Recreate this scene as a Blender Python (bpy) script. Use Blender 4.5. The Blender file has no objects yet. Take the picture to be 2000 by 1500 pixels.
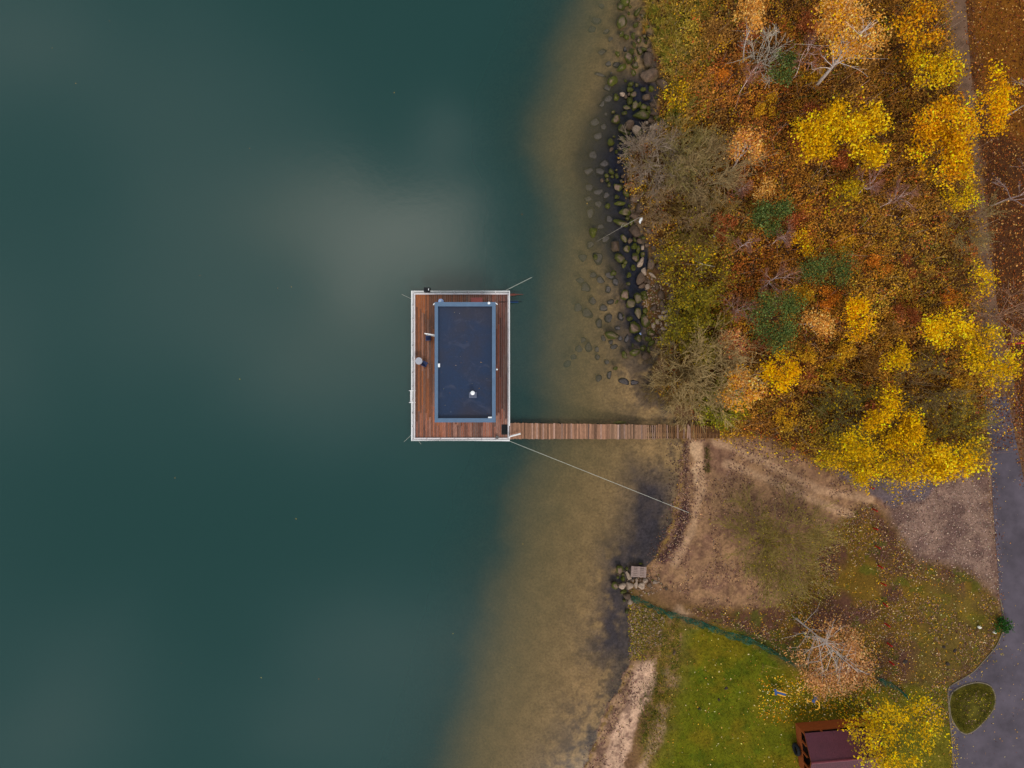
import bpy, math, random
import numpy as np
from mathutils import noise as mnoise, Vector

random.seed(7)
RNG = np.random.default_rng(11)
sc = bpy.context.scene
COL = sc.collection
H = 55.0          # height of the drone above the lake, metres
S = 25.0          # photo pixels per metre at lake level
OFF = {}          # world origin of each root


# ------------------------------------------------------------------ layout
def lin(r, g, b):
    def f(c):
        c /= 255.0
        return c / 12.92 if c <= 0.04045 else ((c + 0.055) / 1.055) ** 2.4
    return (f(r), f(g), f(b))


def P(px, py, z=0.0):
    """point of the place at height z that lies under the given spot of the aerial plan"""
    k = (H - z) / H / S
    return ((px - 1000) * k, (750 - py) * k, z)


SHORE = [(-900, 1240), (0, 1275), (100, 1275), (150, 1290), (250, 1278), (300, 1235), (350, 1228), (420, 1245),
         (470, 1262), (520, 1268), (580, 1258), (640, 1265), (690, 1292), (720, 1272), (760, 1280), (800, 1315),
         (830, 1330), (900, 1331), (960, 1326), (1000, 1318), (1050, 1302), (1090, 1278), (1105, 1262),
         (1120, 1250), (1140, 1236), (1180, 1228), (1230, 1232), (1265, 1240), (1290, 1236), (1320, 1222),
         (1350, 1206), (1400, 1182), (1450, 1162), (1500, 1140), (2400, 900)]
SHELF = [(-900, 1210), (0, 1190), (100, 1150), (200, 1115), (300, 1098), (400, 1122), (500, 1125), (600, 1118),
         (700, 1110), (800, 1105), (900, 1105), (1000, 1095), (1100, 1068), (1200, 1046), (1300, 1018), (1400, 990),
         (1500, 962), (2400, 700)]
_sy, _sx = np.array([a for a, b in SHORE], float), np.array([b for a, b in SHORE], float)
_ey, _ex = np.array([a for a, b in SHELF], float), np.array([b for a, b in SHELF], float)


def vnoise(x, y, scale, seed):
    """smooth value noise on arrays, 0..1"""
    r = np.random.default_rng(seed).random((64, 64))
    u, v = np.asarray(x) / scale, np.asarray(y) / scale
    iu, iv = np.floor(u).astype(int), np.floor(v).astype(int)
    fu, fv = u - iu, v - iv
    fu, fv = fu * fu * (3 - 2 * fu), fv * fv * (3 - 2 * fv)
    g = lambda a, b: r[a % 64, b % 64]
    return ((g(iu, iv) * (1 - fu) + g(iu + 1, iv) * fu) * (1 - fv)
            + (g(iu, iv + 1) * (1 - fu) + g(iu + 1, iv + 1) * fu) * fv)


def fbm(x, y, scale, seed, n=3):
    t, a, s = 0, 0.5, 0
    for i in range(n):
        t = t + a * vnoise(x, y, scale / 2 ** i, seed + i)
        s += a
        a *= 0.55
    return t / s


def height(x, y):
    """ground height (negative: lake bed) at world x, y; arrays or numbers"""
    px, py = 1000 + np.asarray(x) * S, 750 - np.asarray(y) * S
    s = np.interp(py, _sy, _sx) + (fbm(px, py, 30, 3) - .5) * 18 + (fbm(px, py, 9, 9) - .5) * 9
    e = np.interp(py, _ey, _ex) + (fbm(px, py, 90, 5) - .5) * 34
    d = (px - s) / S
    land = 0.9 * (1 - np.exp(-np.maximum(d, 0) / 4.0))
    t = np.clip((s - px) / np.maximum(s - e, 20), 0, 1)
    far = np.maximum(e - px, 0) / S
    deep = np.interp(py, [250, 380, 840, 960], [1.6, 1.8, 1.8, 1.25])
    bed = -(0.08 + 0.22 * t + .75 * t * t * deep) * np.minimum(1, np.maximum(-d, 0) / 0.7) - np.minimum(far * 0.17 * np.maximum(deep, 1.2) + .020 * far ** 2, 5.0)
    return np.where(d > 0, land, bed)


def gz(x, y):
    return float(height(np.array([x]), np.array([y]))[0])


def G(px, py):
    """world point on the ground under a spot of the plan"""
    z = 0.0
    for _ in range(4):
        x, y, _z = P(px, py, z)
        z = max(gz(x, y), -0.6)
    return (x, y, z)


# ------------------------------------------------------------------ materials
def node_mat(name):
    m = bpy.data.materials.new(name)
    m.use_nodes = True
    nt = m.node_tree
    nt.nodes.clear()
    out = nt.nodes.new('ShaderNodeOutputMaterial')
    return m, nt, out


def N(nt, typ, **kw):
    n = nt.nodes.new(typ)
    for k, v in kw.items():
        if k.startswith('_'):
            setattr(n, k[1:], v)
        else:
            key = int(k[1:]) if k[0] == 'i' and k[1:].isdigit() else k.replace('__', ' ')
            n.inputs[key].default_value = v
    return n


def mathn(nt, op, a, b=None):
    n = nt.nodes.new('ShaderNodeMath')
    n.operation = op
    for i, v in enumerate((a, b)):
        if v is None:
            continue
        if isinstance(v, (int, float)):
            n.inputs[i].default_value = v
        else:
            nt.links.new(v, n.inputs[i])
    return n.outputs[0]


def mat(name, rgb=None, rough=0.7, spec=0.3, var=0.25, scale=6.0, attr=False, bump=0.0, stretch=(1, 1, 1), metal=0.0,
        detail=6):
    """Principled surface; colour from rgb or the mesh's own colour attribute, mottled by noise"""
    m, nt, out = node_mat(name)
    L = nt.links.new
    bs = N(nt, 'ShaderNodeBsdfPrincipled', Roughness=rough, Metallic=metal)
    bs.inputs['Specular IOR Level'].default_value = spec
    tc = N(nt, 'ShaderNodeTexCoord')
    mp = N(nt, 'ShaderNodeMapping')
    mp.inputs['Scale'].default_value = stretch
    L(tc.outputs['Object'], mp.inputs[0])
    nz = N(nt, 'ShaderNodeTexNoise', Scale=scale, Detail=detail, Roughness=.65)
    L(mp.outputs[0], nz.inputs['Vector'])
    mr = N(nt, 'ShaderNodeMapRange')
    mr.inputs[1].default_value, mr.inputs[2].default_value = .3, .7
    mr.inputs[3].default_value, mr.inputs[4].default_value = 1 - var, 1 + var
    L(nz.outputs[0], mr.inputs[0])
    mx = N(nt, 'ShaderNodeVectorMath', _operation='MULTIPLY')
    if attr:
        a = N(nt, 'ShaderNodeAttribute', _attribute_name='Col')
        L(a.outputs['Color'], mx.inputs[0])
    else:
        mx.inputs[0].default_value = rgb
    L(mr.outputs[0], mx.inputs[1])
    L(mx.outputs[0], bs.inputs['Base Color'])
    if bump:
        b = N(nt, 'ShaderNodeBump', Strength=bump, Distance=.05)
        L(nz.outputs[0], b.inputs['Height'])
        L(b.outputs[0], bs.inputs['Normal'])
    L(bs.outputs[0], out.inputs[0])
    return m


def leaf_mat(name, trans=0.3):
    m, nt, out = node_mat(name)
    L = nt.links.new
    a = N(nt, 'ShaderNodeAttribute', _attribute_name='Col')
    d = N(nt, 'ShaderNodeBsdfDiffuse')
    t = N(nt, 'ShaderNodeBsdfTranslucent')
    mx = N(nt, 'ShaderNodeMixShader', i0=trans)
    L(a.outputs['Color'], d.inputs[0])
    L(a.outputs['Color'], t.inputs[0])
    L(d.outputs[0], mx.inputs[1])
    L(t.outputs[0], mx.inputs[2])
    L(mx.outputs[0], out.inputs[0])
    return m


def ground_mat():
    m, nt, out = node_mat('ground')
    L = nt.links.new
    a = N(nt, 'ShaderNodeAttribute', _attribute_name='Col')
    tc = N(nt, 'ShaderNodeTexCoord')
    n1 = N(nt, 'ShaderNodeTexNoise', Scale=5.5, Detail=8.0, Roughness=.75)
    n2 = N(nt, 'ShaderNodeTexNoise', Scale=.9, Detail=4.0, Roughness=.6)
    L(tc.outputs['Object'], n1.inputs['Vector'])
    L(tc.outputs['Object'], n2.inputs['Vector'])
    r1 = N(nt, 'ShaderNodeMapRange', i1=.3, i2=.7, i3=.55, i4=1.45)
    r2 = N(nt, 'ShaderNodeMapRange', i1=.3, i2=.7, i3=.78, i4=1.22)
    L(n1.outputs[0], r1.inputs[0])
    L(n2.outputs[0], r2.inputs[0])
    v1 = N(nt, 'ShaderNodeVectorMath', _operation='MULTIPLY')
    v2 = N(nt, 'ShaderNodeVectorMath', _operation='MULTIPLY')
    L(a.outputs['Color'], v1.inputs[0])
    L(r1.outputs[0], v1.inputs[1])
    L(v1.outputs[0], v2.inputs[0])
    L(r2.outputs[0], v2.inputs[1])
    bs = N(nt, 'ShaderNodeBsdfPrincipled', Roughness=.95)
    bs.inputs['Specular IOR Level'].default_value = .1
    b = N(nt, 'ShaderNodeBump', Strength=.5, Distance=.08)
    L(n1.outputs[0], b.inputs['Height'])
    L(b.outputs[0], bs.inputs['Normal'])
    L(v2.outputs[0], bs.inputs['Base Color'])
    L(bs.outputs[0], out.inputs[0])
    return m


MURK = (0.0128, 0.0440, 0.0400)


def water_mat():
    """murky lake water: clear film over shallow bed, more and more suspended silt with depth, mirror by Fresnel"""
    m, nt, out = node_mat('water')
    L = nt.links.new
    a = N(nt, 'ShaderNodeAttribute', _attribute_name='depth')
    ex = mathn(nt, 'POWER', math.e, mathn(nt, 'MULTIPLY', mathn(nt, 'MAXIMUM', mathn(nt, 'SUBTRACT', a.outputs['Fac'], .22), 0.0), -0.60))
    murk = mathn(nt, 'SUBTRACT', 1.0, ex)
    d = N(nt, 'ShaderNodeBsdfDiffuse')
    tc = N(nt, 'ShaderNodeTexCoord')
    nz = N(nt, 'ShaderNodeTexNoise', Scale=.05, Detail=3.0)
    L(tc.outputs['Object'], nz.inputs['Vector'])
    # silt stirred up over the shelf is olive, open water teal
    sh = N(nt, 'ShaderNodeMapRange', i1=.8, i2=3.0, i3=1.0, i4=0.0)
    sh.interpolation_type = 'SMOOTHSTEP'
    L(a.outputs['Fac'], sh.inputs[0])
    mc = N(nt, 'ShaderNodeMix', _data_type='RGBA')
    mc.inputs[6].default_value = (*MURK, 1)
    mc.inputs[7].default_value = (0.130, 0.104, 0.044, 1)
    L(sh.outputs[0], mc.inputs[0])
    L(mc.outputs[2], d.inputs[0])
    tr = N(nt, 'ShaderNodeBsdfTransparent')
    tr.inputs[0].default_value = (.92, .94, .97, 1)
    mx = N(nt, 'ShaderNodeMixShader')
    L(murk, mx.inputs[0])
    L(tr.outputs[0], mx.inputs[1])
    L(d.outputs[0], mx.inputs[2])
    rp = N(nt, 'ShaderNodeTexNoise', Scale=1.6, Detail=3.0)
    L(tc.outputs['Object'], rp.inputs['Vector'])
    bp = N(nt, 'ShaderNodeBump', Strength=.05, Distance=.05)
    L(rp.outputs[0], bp.inputs['Height'])
    gl = N(nt, 'ShaderNodeBsdfGlossy', Roughness=.12)
    L(bp.outputs[0], gl.inputs['Normal'])
    fr = N(nt, 'ShaderNodeFresnel', IOR=1.42)
    m2 = N(nt, 'ShaderNodeMixShader')
    L(fr.outputs[0], m2.inputs[0])
    L(mx.outputs[0], m2.inputs[1])
    L(gl.outputs[0], m2.inputs[2])
    L(m2.outputs[0], out.inputs[0])
    return m


def net_mat():
    m, nt, out = node_mat('green_netting')
    L = nt.links.new
    tc = N(nt, 'ShaderNodeTexCoord')
    nz = N(nt, 'ShaderNodeTexNoise', Scale=3.2, Detail=6.0, Roughness=.7)
    L(tc.outputs['Object'], nz.inputs['Vector'])
    r = N(nt, 'ShaderNodeMapRange', i1=.38, i2=.56, i3=.12, i4=.92)
    L(nz.outputs[0], r.inputs[0])
    d = N(nt, 'ShaderNodeBsdfPrincipled', Roughness=.6)
    d.inputs['Base Color'].default_value = (*lin(14, 82, 62), 1)
    t = N(nt, 'ShaderNodeBsdfTransparent')
    mx = N(nt, 'ShaderNodeMixShader')
    L(r.outputs[0], mx.inputs[0])
    L(t.outputs[0], mx.inputs[1])
    L(d.outputs[0], mx.inputs[2])
    L(mx.outputs[0], out.inputs[0])
    return m


M = dict(
    ground=ground_mat(), water=water_mat(), net=net_mat(),
    leaf=leaf_mat('leaf'), litter=leaf_mat('fallen_leaf', .05), needle=leaf_mat('needle', .12),
    bark=mat('bark', attr=True, rough=.9, spec=.1, var=.35, scale=9),
    stone=mat('stone', attr=True, rough=.75, spec=.25, var=.4, scale=9, bump=.6),
    plank=mat('plank', attr=True, rough=.42, spec=.45, var=.45, scale=2.2, stretch=(7, 1.1, 1), detail=8),
    pierwood=mat('pier_wood', attr=True, rough=.8, spec=.2, var=.3, scale=3, stretch=(6, 1.2, 1), detail=8),
    greywood=mat('grey_wood', attr=True, rough=.85, spec=.15, var=.22, scale=8),
    white=mat('white_paint', (.82, .78, .77), rough=.45, var=.06, scale=3),
    offwhite=mat('dirty_white_board', (.62, .56, .57), rough=.6, var=.15, scale=4),
    rim=mat('blue_grey_flashing', lin(82, 103, 128), rough=.5, var=.09, scale=2),
    navy=mat('navy_chair', lin(42, 54, 92), rough=.6, var=.15),
    black=mat('black_rubber', (.006, .006, .008), rough=.8, var=.3),
    table=mat('table_grey', lin(165, 165, 175), rough=.5, var=.06),
    paleblue=mat('pale_blue', lin(175, 195, 240), rough=.5, var=.05),
    redmat=mat('dusty_red', lin(165, 88, 82), rough=.9, var=.12, scale=12),
    wall=mat('cabin_wall', lin(96, 106, 118), rough=.7, var=.08),
    glass=mat('window_glass', (.02, .025, .03), rough=.08, spec=.6, var=.05),
    steel=mat('steel', (.45, .45, .47), rough=.4, metal=.7, var=.1),
    rope=mat('rope', lin(176, 172, 160), rough=.9, var=.2, scale=14),
    blue=mat('blue_paint', lin(14, 58, 112), rough=.5, var=.15),
    yellow=mat('yellow_paint', lin(225, 165, 45), rough=.5, var=.12),
    red=mat('red_paint', lin(165, 22, 16), rough=.5, var=.15),
    shedwood=mat('shed_wood', lin(144, 68, 22), rough=.8, var=.25, scale=4, stretch=(1, 1, 5)),
    shedroof=mat('maroon_sheet', lin(78, 34, 44), rough=.5, spec=.3, var=.16, scale=1.3),
    asphalt=mat('asphalt', lin(78, 69, 77), rough=.85, spec=.2, var=.36, scale=.5, detail=12),
    trail=mat('trail_dirt', lin(104, 78, 61), rough=.95, spec=.1, var=.36, scale=1.6, detail=10),
    kerb=mat('kerb_stone', lin(118, 104, 84), rough=.9, var=.5, scale=5),
    turf=mat('turf', lin(72, 64, 18), rough=.95, spec=.1, var=.7, scale=2.2, detail=10),
    bag=mat('white_plastic', (.8, .79, .8), rough=.35, var=.06),
)


def roof_mat():
    m, nt, out = node_mat('roof_membrane')
    L = nt.links.new
    tc = N(nt, 'ShaderNodeTexCoord')
    n1 = N(nt, 'ShaderNodeTexNoise', Scale=.28, Detail=5.0, Distortion=.5)
    n2 = N(nt, 'ShaderNodeTexNoise', Scale=7.0, Detail=8.0, Roughness=.7)
    L(tc.outputs['Object'], n1.inputs['Vector'])
    L(tc.outputs['Object'], n2.inputs['Vector'])
    cr = N(nt, 'ShaderNodeValToRGB')
    e = cr.color_ramp.elements
    e[0].position, e[0].color = .44, (*lin(13, 36, 66), 1)
    e[1].position, e[1].color = .66, (*lin(36, 36, 52), 1)  # purplish smear painted in for cloud reflected on the roof
    L(n1.outputs[0], cr.inputs[0])
    r = N(nt, 'ShaderNodeMapRange', i1=.35, i2=.75, i3=.85, i4=1.25)
    L(n2.outputs[0], r.inputs[0])
    v = N(nt, 'ShaderNodeVectorMath', _operation='MULTIPLY')
    L(cr.outputs[0], v.inputs[0])
    L(r.outputs[0], v.inputs[1])
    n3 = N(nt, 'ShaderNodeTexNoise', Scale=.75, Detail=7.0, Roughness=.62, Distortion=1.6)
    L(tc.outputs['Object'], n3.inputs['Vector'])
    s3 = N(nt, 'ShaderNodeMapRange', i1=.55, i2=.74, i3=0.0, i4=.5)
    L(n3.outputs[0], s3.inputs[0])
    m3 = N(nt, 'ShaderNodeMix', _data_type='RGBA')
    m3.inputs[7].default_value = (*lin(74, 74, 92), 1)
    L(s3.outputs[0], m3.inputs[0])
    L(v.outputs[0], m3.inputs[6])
    bs = N(nt, 'ShaderNodeBsdfPrincipled', Roughness=.35)
    bs.inputs['Specular IOR Level'].default_value = .35
    L(m3.outputs[2], bs.inputs['Base Color'])
    L(bs.outputs[0], out.inputs[0])
    return m


M['roof'] = roof_mat()


# ------------------------------------------------------------------ mesh building
class MB:
    """collects shapes, then links them as ONE mesh object"""

    def __init__(s):
        s.v, s.f, s.c, s.n = [], [], [], 0

    def add(s, V, F, col=None):
        V = np.asarray(V, float)
        s.v.append(V)
        for f in F:
            s.f.append(tuple(int(i) + s.n for i in f))
        c = np.ones((len(V), 4))
        if col is not None:
            c[:, :3] = col
        s.c.append(c)
        s.n += len(V)

    def box(s, cx, cy, z0, sx, sy, z1, rot=0.0, col=None):
        a, b = sx / 2, sy / 2
        co, si = math.cos(rot), math.sin(rot)
        V = [(cx + x * co - y * si, cy + x * si + y * co, z) for z in (z0, z1) for x, y in
             ((-a, -b), (a, -b), (a, b), (-a, b))]
        s.add(V, [(3, 2, 1, 0), (4, 5, 6, 7), (0, 1, 5, 4), (1, 2, 6, 5), (2, 3, 7, 6), (3, 0, 4, 7)], col)

    def tube(s, pts, rad, sides=6, col=None, cap=True):
        pts = [Vector(p) for p in pts]
        if not isinstance(rad, (list, tuple)):
            rad = [rad] * len(pts)
        V, F = [], []
        for i, p in enumerate(pts):
            d = (pts[min(i + 1, len(pts) - 1)] - pts[max(i - 1, 0)]).normalized()
            u = d.orthogonal().normalized()
            w = d.cross(u)
            for k in range(sides):
                t = 2 * math.pi * k / sides
                V.append(p + rad[i] * (math.cos(t) * u + math.sin(t) * w))
        for i in range(len(pts) - 1):
            for k in range(sides):
                k2 = (k + 1) % sides
                F.append((i * sides + k, i * sides + k2, (i + 1) * sides + k2, (i + 1) * sides + k))
        if cap:
            F.append(tuple(range(sides - 1, -1, -1)))
            F.append(tuple((len(pts) - 1) * sides + k for k in range(sides)))
        s.add([tuple(v) for v in V], F, col)

    def cyl(s, cx, cy, z0, z1, r, sides=20, r2=None, col=None):
        s.tube([(cx, cy, z0), (cx, cy, z1)], [r, r if r2 is None else r2], sides, col)

    def prism(s, poly, z0, z1, col=None):
        n = len(poly)
        V = [(x, y, z0) for x, y in poly] + [(x, y, z1) for x, y in poly]
        F = [tuple(range(n - 1, -1, -1)), tuple(range(n, 2 * n))]
        F += [(i, (i + 1) % n, n + (i + 1) % n, n + i) for i in range(n)]
        s.add(V, F, col)

    def segs(s, segs, sides=4, col=None):
        """many tapered straight twigs at once: rows of p0(3) p1(3) r0 r1 [rgb]"""
        A = np.asarray(segs, float)
        if not len(A):
            return
        p0, p1, r0, r1 = A[:, :3], A[:, 3:6], A[:, 6], A[:, 7]
        d = p1 - p0
        d /= np.maximum(np.linalg.norm(d, axis=1, keepdims=True), 1e-6)
        ref = np.where(np.abs(d[:, 2:3]) < .9, np.array([[0, 0, 1.]]), np.array([[1., 0, 0]]))
        u = np.cross(d, ref)
        u /= np.linalg.norm(u, axis=1, keepdims=True)
        w = np.cross(d, u)
        V = np.zeros((len(A), 2 * sides, 3))
        for k in range(sides):
            t = 2 * math.pi * k / sides
            o = math.cos(t) * u + math.sin(t) * w
            V[:, k] = p0 + o * r0[:, None]
            V[:, sides + k] = p1 + o * r1[:, None]
        base = np.arange(len(A))[:, None] * 2 * sides + s.n
        F = []
        for k in range(sides):
            k2 = (k + 1) % sides
            F.append(np.concatenate([base + k, base + k2, base + sides + k2, base + sides + k], axis=1))
        s.f += [tuple(r) for r in np.concatenate(F).tolist()]
        c = np.ones((len(A), 2 * sides, 4))
        if A.shape[1] >= 11:
            c[:, :, :3] = A[:, None, 8:11]
        elif col is not None:
            c[:, :, :3] = col
        s.v.append(V.reshape(-1, 3))
        s.c.append(c.reshape(-1, 4))
        s.n += len(A) * 2 * sides

    def build(s, name, m, parent=None, at=None, smooth=False):
        return put(name, np.concatenate(s.v), s.f, m, parent, np.concatenate(s.c), at, smooth)


def put(name, V, F, m, parent=None, C=None, at=None, smooth=False):
    V = np.asarray(V, float)
    o = OFF[parent.name] if parent is not None else (np.array(at, float) if at is not None else np.zeros(3))
    me = bpy.data.meshes.new(name)
    V = V - o
    if isinstance(F, np.ndarray):
        k = F.shape[1]
        me.vertices.add(len(V))
        me.vertices.foreach_set('co', V.astype(np.float32).ravel())
        me.loops.add(F.size)
        me.loops.foreach_set('vertex_index', F.astype(np.int32).ravel())
        me.polygons.add(len(F))
        me.polygons.foreach_set('loop_start', (np.arange(len(F)) * k).astype(np.int32))
        me.update(calc_edges=True)
    else:
        me.from_pydata(V.tolist(), [], F)
        me.update()
    if C is not None:
        a = me.attributes.new('Col', 'FLOAT_COLOR', 'POINT')
        a.data.foreach_set('color', np.asarray(C, np.float32).ravel())
    if smooth:
        me.polygons.foreach_set('use_smooth', np.ones(len(me.polygons), bool))
    me.materials.append(m)
    ob = bpy.data.objects.new(name, me)
    COL.objects.link(ob)
    if parent is not None:
        ob.parent = parent
        OFF[ob.name] = o
    else:
        ob.location = o
        OFF[ob.name] = o
    return ob


def tag(o, label=None, cat=None, group=None, kind=None):
    if label:
        o['label'] = label
    if cat:
        o['category'] = cat
    if group:
        o['group'] = group
    if kind:
        o['kind'] = kind
    return o


def thing(name, label, cat, loc, group=None):
    o = bpy.data.objects.new(name, None)
    o.empty_display_size = .3
    COL.objects.link(o)
    o.location = loc
    OFF[o.name] = np.array(loc, float)
    return tag(o, label, cat, group)


# ------------------------------------------------------------------ ground and water
def in_poly(px, py, poly):
    """soft-edged inside test: signed distance in plan pixels (positive inside)"""
    px, py = np.asarray(px, float), np.asarray(py, float)
    inside = np.zeros(px.shape, bool)
    dist = np.full(px.shape, 1e9)
    n = len(poly)
    for i in range(n):
        x1, y1 = poly[i]
        x2, y2 = poly[(i + 1) % n]
        c = ((y1 > py) != (y2 > py))
        with np.errstate(divide='ignore', invalid='ignore'):
            xi = (x2 - x1) * (py - y1) / (y2 - y1 + 1e-9) + x1
        inside ^= c & (px < xi)
        dx, dy = x2 - x1, y2 - y1
        t = np.clip(((px - x1) * dx + (py - y1) * dy) / (dx * dx + dy * dy + 1e-9), 0, 1)
        dist = np.minimum(dist, np.hypot(px - x1 - t * dx, py - y1 - t * dy))
    return np.where(inside, dist, -dist)


FOREST = [(1290, -300), (1300, 120), (1285, 270), (1225, 300), (1215, 380), (1262, 430), (1290, 490), (1310, 560),
          (1330, 620), (1310, 690), (1290, 770), (1345, 800), (1385, 828), (1425, 850), (1500, 858), (1560, 885),
          (1640, 918), (1720, 935), (1800, 925), (1920, 915), (1925, 780), (1945, 740), (1915, 600), (1905, 400),
          (1890, 250), (1860, 120), (1845, 0), (1840, -300)]
EAST = [(1885, -300), (1885, 0), (1900, 150), (1925, 400), (1945, 600), (1975, 740), (2000, 850), (2600, 1700),
        (2600, -300)]
SANDY = [(1320, 855), (1400, 848), (1480, 858), (1560, 890), (1620, 918), (1700, 950), (1760, 985), (1690, 1000),
         (1650, 1010), (1590, 1060), (1560, 1160), (1480, 1195), (1400, 1190), (1330, 1160), (1262, 1140),
         (1260, 1112), (1300, 1085), (1322, 1000)]
GRAVEL = [(1735, 955), (1800, 925), (1930, 915), (1945, 1060), (1957, 1190), (1935, 1150), (1895, 1125),
          (1830, 1100), (1785, 1095), (1755, 1045), (1740, 995)]
MEADOW = [(1600, 1075), (1650, 1005), (1700, 985), (1745, 1035), (1790, 1095), (1830, 1102), (1900, 1125),
          (1950, 1180), (1966, 1215), (1945, 1262), (1900, 1312), (1850, 1340), (1856, 1420), (1700, 1400),
          (1560, 1290), (1440, 1235), (1340, 1190), (1420, 1190), (1500, 1190), (1560, 1160)]
LAWN = [(1290, 1215), (1400, 1225), (1460, 1245), (1540, 1295), (1600, 1345), (1700, 1340), (1850, 1345),
        (1860, 1500), (1880, 1800), (1200, 1800), (1262, 1500), (1280, 1400), (1290, 1300)]
SCRUB = [(1238, 1170), (1330, 1205), (1325, 1330), (1300, 1420), (1285, 1470), (1262, 1500), (1250, 1450),
         (1285, 1340), (1275, 1290), (1240, 1275), (1232, 1230)]
BEACH = [(1240, 1308), (1262, 1288), (1284, 1286), (1280, 1325), (1252, 1395), (1236, 1440), (1222, 1490), (1212, 1560),
         (1150, 1560), (1192, 1460), (1222, 1385)]
SANDPATCH = [(1346, 862), (1374, 864), (1371, 915), (1360, 960), (1350, 920)]
WRACK = [(1331, 862), (1345, 862), (1347, 930), (1345, 1000), (1330, 1060), (1300, 1095), (1290, 1090), (1318, 1045),
         (1330, 1000), (1333, 930)]
DARKPATH = [(1614, 912), (1635, 908), (1700, 932), (1760, 942), (1840, 930), (1810, 970), (1740, 988), (1690, 958),
            (1640, 932)]


def mixc(C, mask, rgb):
    return C * (1 - mask[:, None]) + np.array(rgb)[None, :] * mask[:, None]


def ground_colour(x, y, z):
    k = H / (H - z)
    px, py = 1000 + x * S * k, 750 - y * S * k
    wob = (fbm(px, py, 40, 21) - .5) * 34 + (fbm(px, py, 9, 27) - .5) * 14
    sm = lambda poly, soft=8: np.clip((in_poly(px, py, poly) + wob * .6) / soft + .5, 0, 1)
    n1, n2, n3 = fbm(px, py, 60, 31), fbm(px, py, 18, 37), fbm(px, py, 7, 41)
    st = lambda v, a, b: np.clip((v - a) / (b - a), 0, 1)
    C = np.tile(np.array(lin(104, 74, 52)), (len(x), 1))
    C = mixc(C, sm(EAST), lin(72, 42, 22))
    C = mixc(C, sm([(1905, -300), (1900, 60), (1935, 250), (2010, 280), (2600, 200), (2600, -300)], 30), lin(108, 64, 14))
    C = mixc(C, sm(FOREST), lin(88, 54, 24))
    C = mixc(C, sm(SANDY, 26), lin(142, 106, 76))
    C = mixc(C, sm(SANDY) * st(n1, .52, .66) * .6, lin(112, 78, 64))
    C = mixc(C, sm(SANDY) * st(n3 * .6 + n2 * .4, .5, .6) * .6, lin(96, 66, 54))
    C = mixc(C, sm(GRAVEL, 44), lin(128, 100, 86))
    C = mixc(C, sm(GRAVEL) * st(n1 * .6 + n2 * .4, .46, .58) * .75, lin(90, 66, 60))
    C = mixc(C, sm(MEADOW, 26), lin(100, 74, 24))
    C = mixc(C, sm(MEADOW) * st(n1, .42, .56), lin(84, 54, 40))
    C = mixc(C, sm(MEADOW) * st(n2, .6, .7) * .7, lin(72, 74, 18))
    C = mixc(C, sm(MEADOW) * sm([(1800, 1120), (1960, 1180), (1960, 1230), (1850, 1345), (1780, 1330), (1800, 1220)], 40) * .55,
             lin(98, 84, 22))
    C = mixc(C, sm(LAWN, 34), lin(86, 86, 10))
    C = mixc(C, sm(LAWN) * st(n1, .44, .62) * .8, lin(106, 90, 14))
    C = mixc(C, sm(LAWN) * st(n2, .56, .7) * .6, lin(62, 76, 8))
    C = mixc(C, sm(LAWN) * sm([(1580, 1330), (1860, 1330), (1880, 1560), (1560, 1560)], 40) * .6, lin(92, 84, 24))
    C = mixc(C, sm(SCRUB, 75) * (.45 + .55 * st(n2 * .6 + n1 * .4, .36, .52)), lin(116, 90, 46))
    C = mixc(C, sm(SCRUB) * st(n2, .5, .6), lin(74, 72, 26))
    C = mixc(C, sm(SCRUB) * st(n3, .58, .66), lin(140, 104, 70))
    C = mixc(C, sm([(1230, 1300), (1262, 1288), (1236, 1370), (1200, 1470), (1180, 1560), (1080, 1560), (1150, 1440), (1200, 1350)], 10), lin(146, 112, 86))
    C = mixc(C, sm([(1230, 1300), (1262, 1288), (1236, 1370), (1200, 1470), (1180, 1560), (1080, 1560), (1150, 1440), (1200, 1350)], 10) * st(n3 * .6 + n2 * .4, .48, .56) * .8, lin(92, 66, 56))
    C = mixc(C, sm(BEACH), lin(184, 146, 120))
    C = mixc(C, sm(BEACH) * st(n3 * .6 + n2 * .4, .52, .6) * .75, lin(112, 82, 70))
    for pg in ([(1300, 1308), (1330, 1322), (1322, 1352), (1300, 1342)], [(1292, 1380), (1308, 1378), (1294, 1440), (1264, 1505), (1246, 1505), (1270, 1440)],
               [(1322, 1180), (1350, 1198), (1340, 1210), (1318, 1196)]):
        C = mixc(C, sm(pg, 14) * .8, lin(168, 132, 104))
    C = mixc(C, sm(SANDPATCH, 6), lin(186, 148, 114))
    C = mixc(C, sm(WRACK, 6), lin(62, 40, 38))
    C = mixc(C, sm([(1640, 1280), (1610, 1320), (1560, 1300), (1440, 1240), (1450, 1228), (1560, 1270)], 12) * .7, lin(40, 58, 16))  # shadow left of the peach birch, painted dark green into the grass
    for trk in ([(1365, 870), (1368, 960), (1350, 1040), (1318, 1100)], [(1400, 862), (1500, 905), (1600, 958), (1700, 975)], [(1420, 905), (1520, 945), (1620, 990), (1660, 1005)]):
        dd = np.full(px.shape, 1e9)
        for (ax, ay), (bx_, by_) in zip(trk[:-1], trk[1:]):
            tt = np.clip(((px - ax) * (bx_ - ax) + (py - ay) * (by_ - ay)) / ((bx_ - ax) ** 2 + (by_ - ay) ** 2), 0, 1)
            dd = np.minimum(dd, np.hypot(px - ax - tt * (bx_ - ax), py - ay - tt * (by_ - ay)))
        C = mixc(C, np.clip(1.6 - (dd + wob * .25) / 7, 0, 1) * .6, lin(178, 140, 108))
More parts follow.
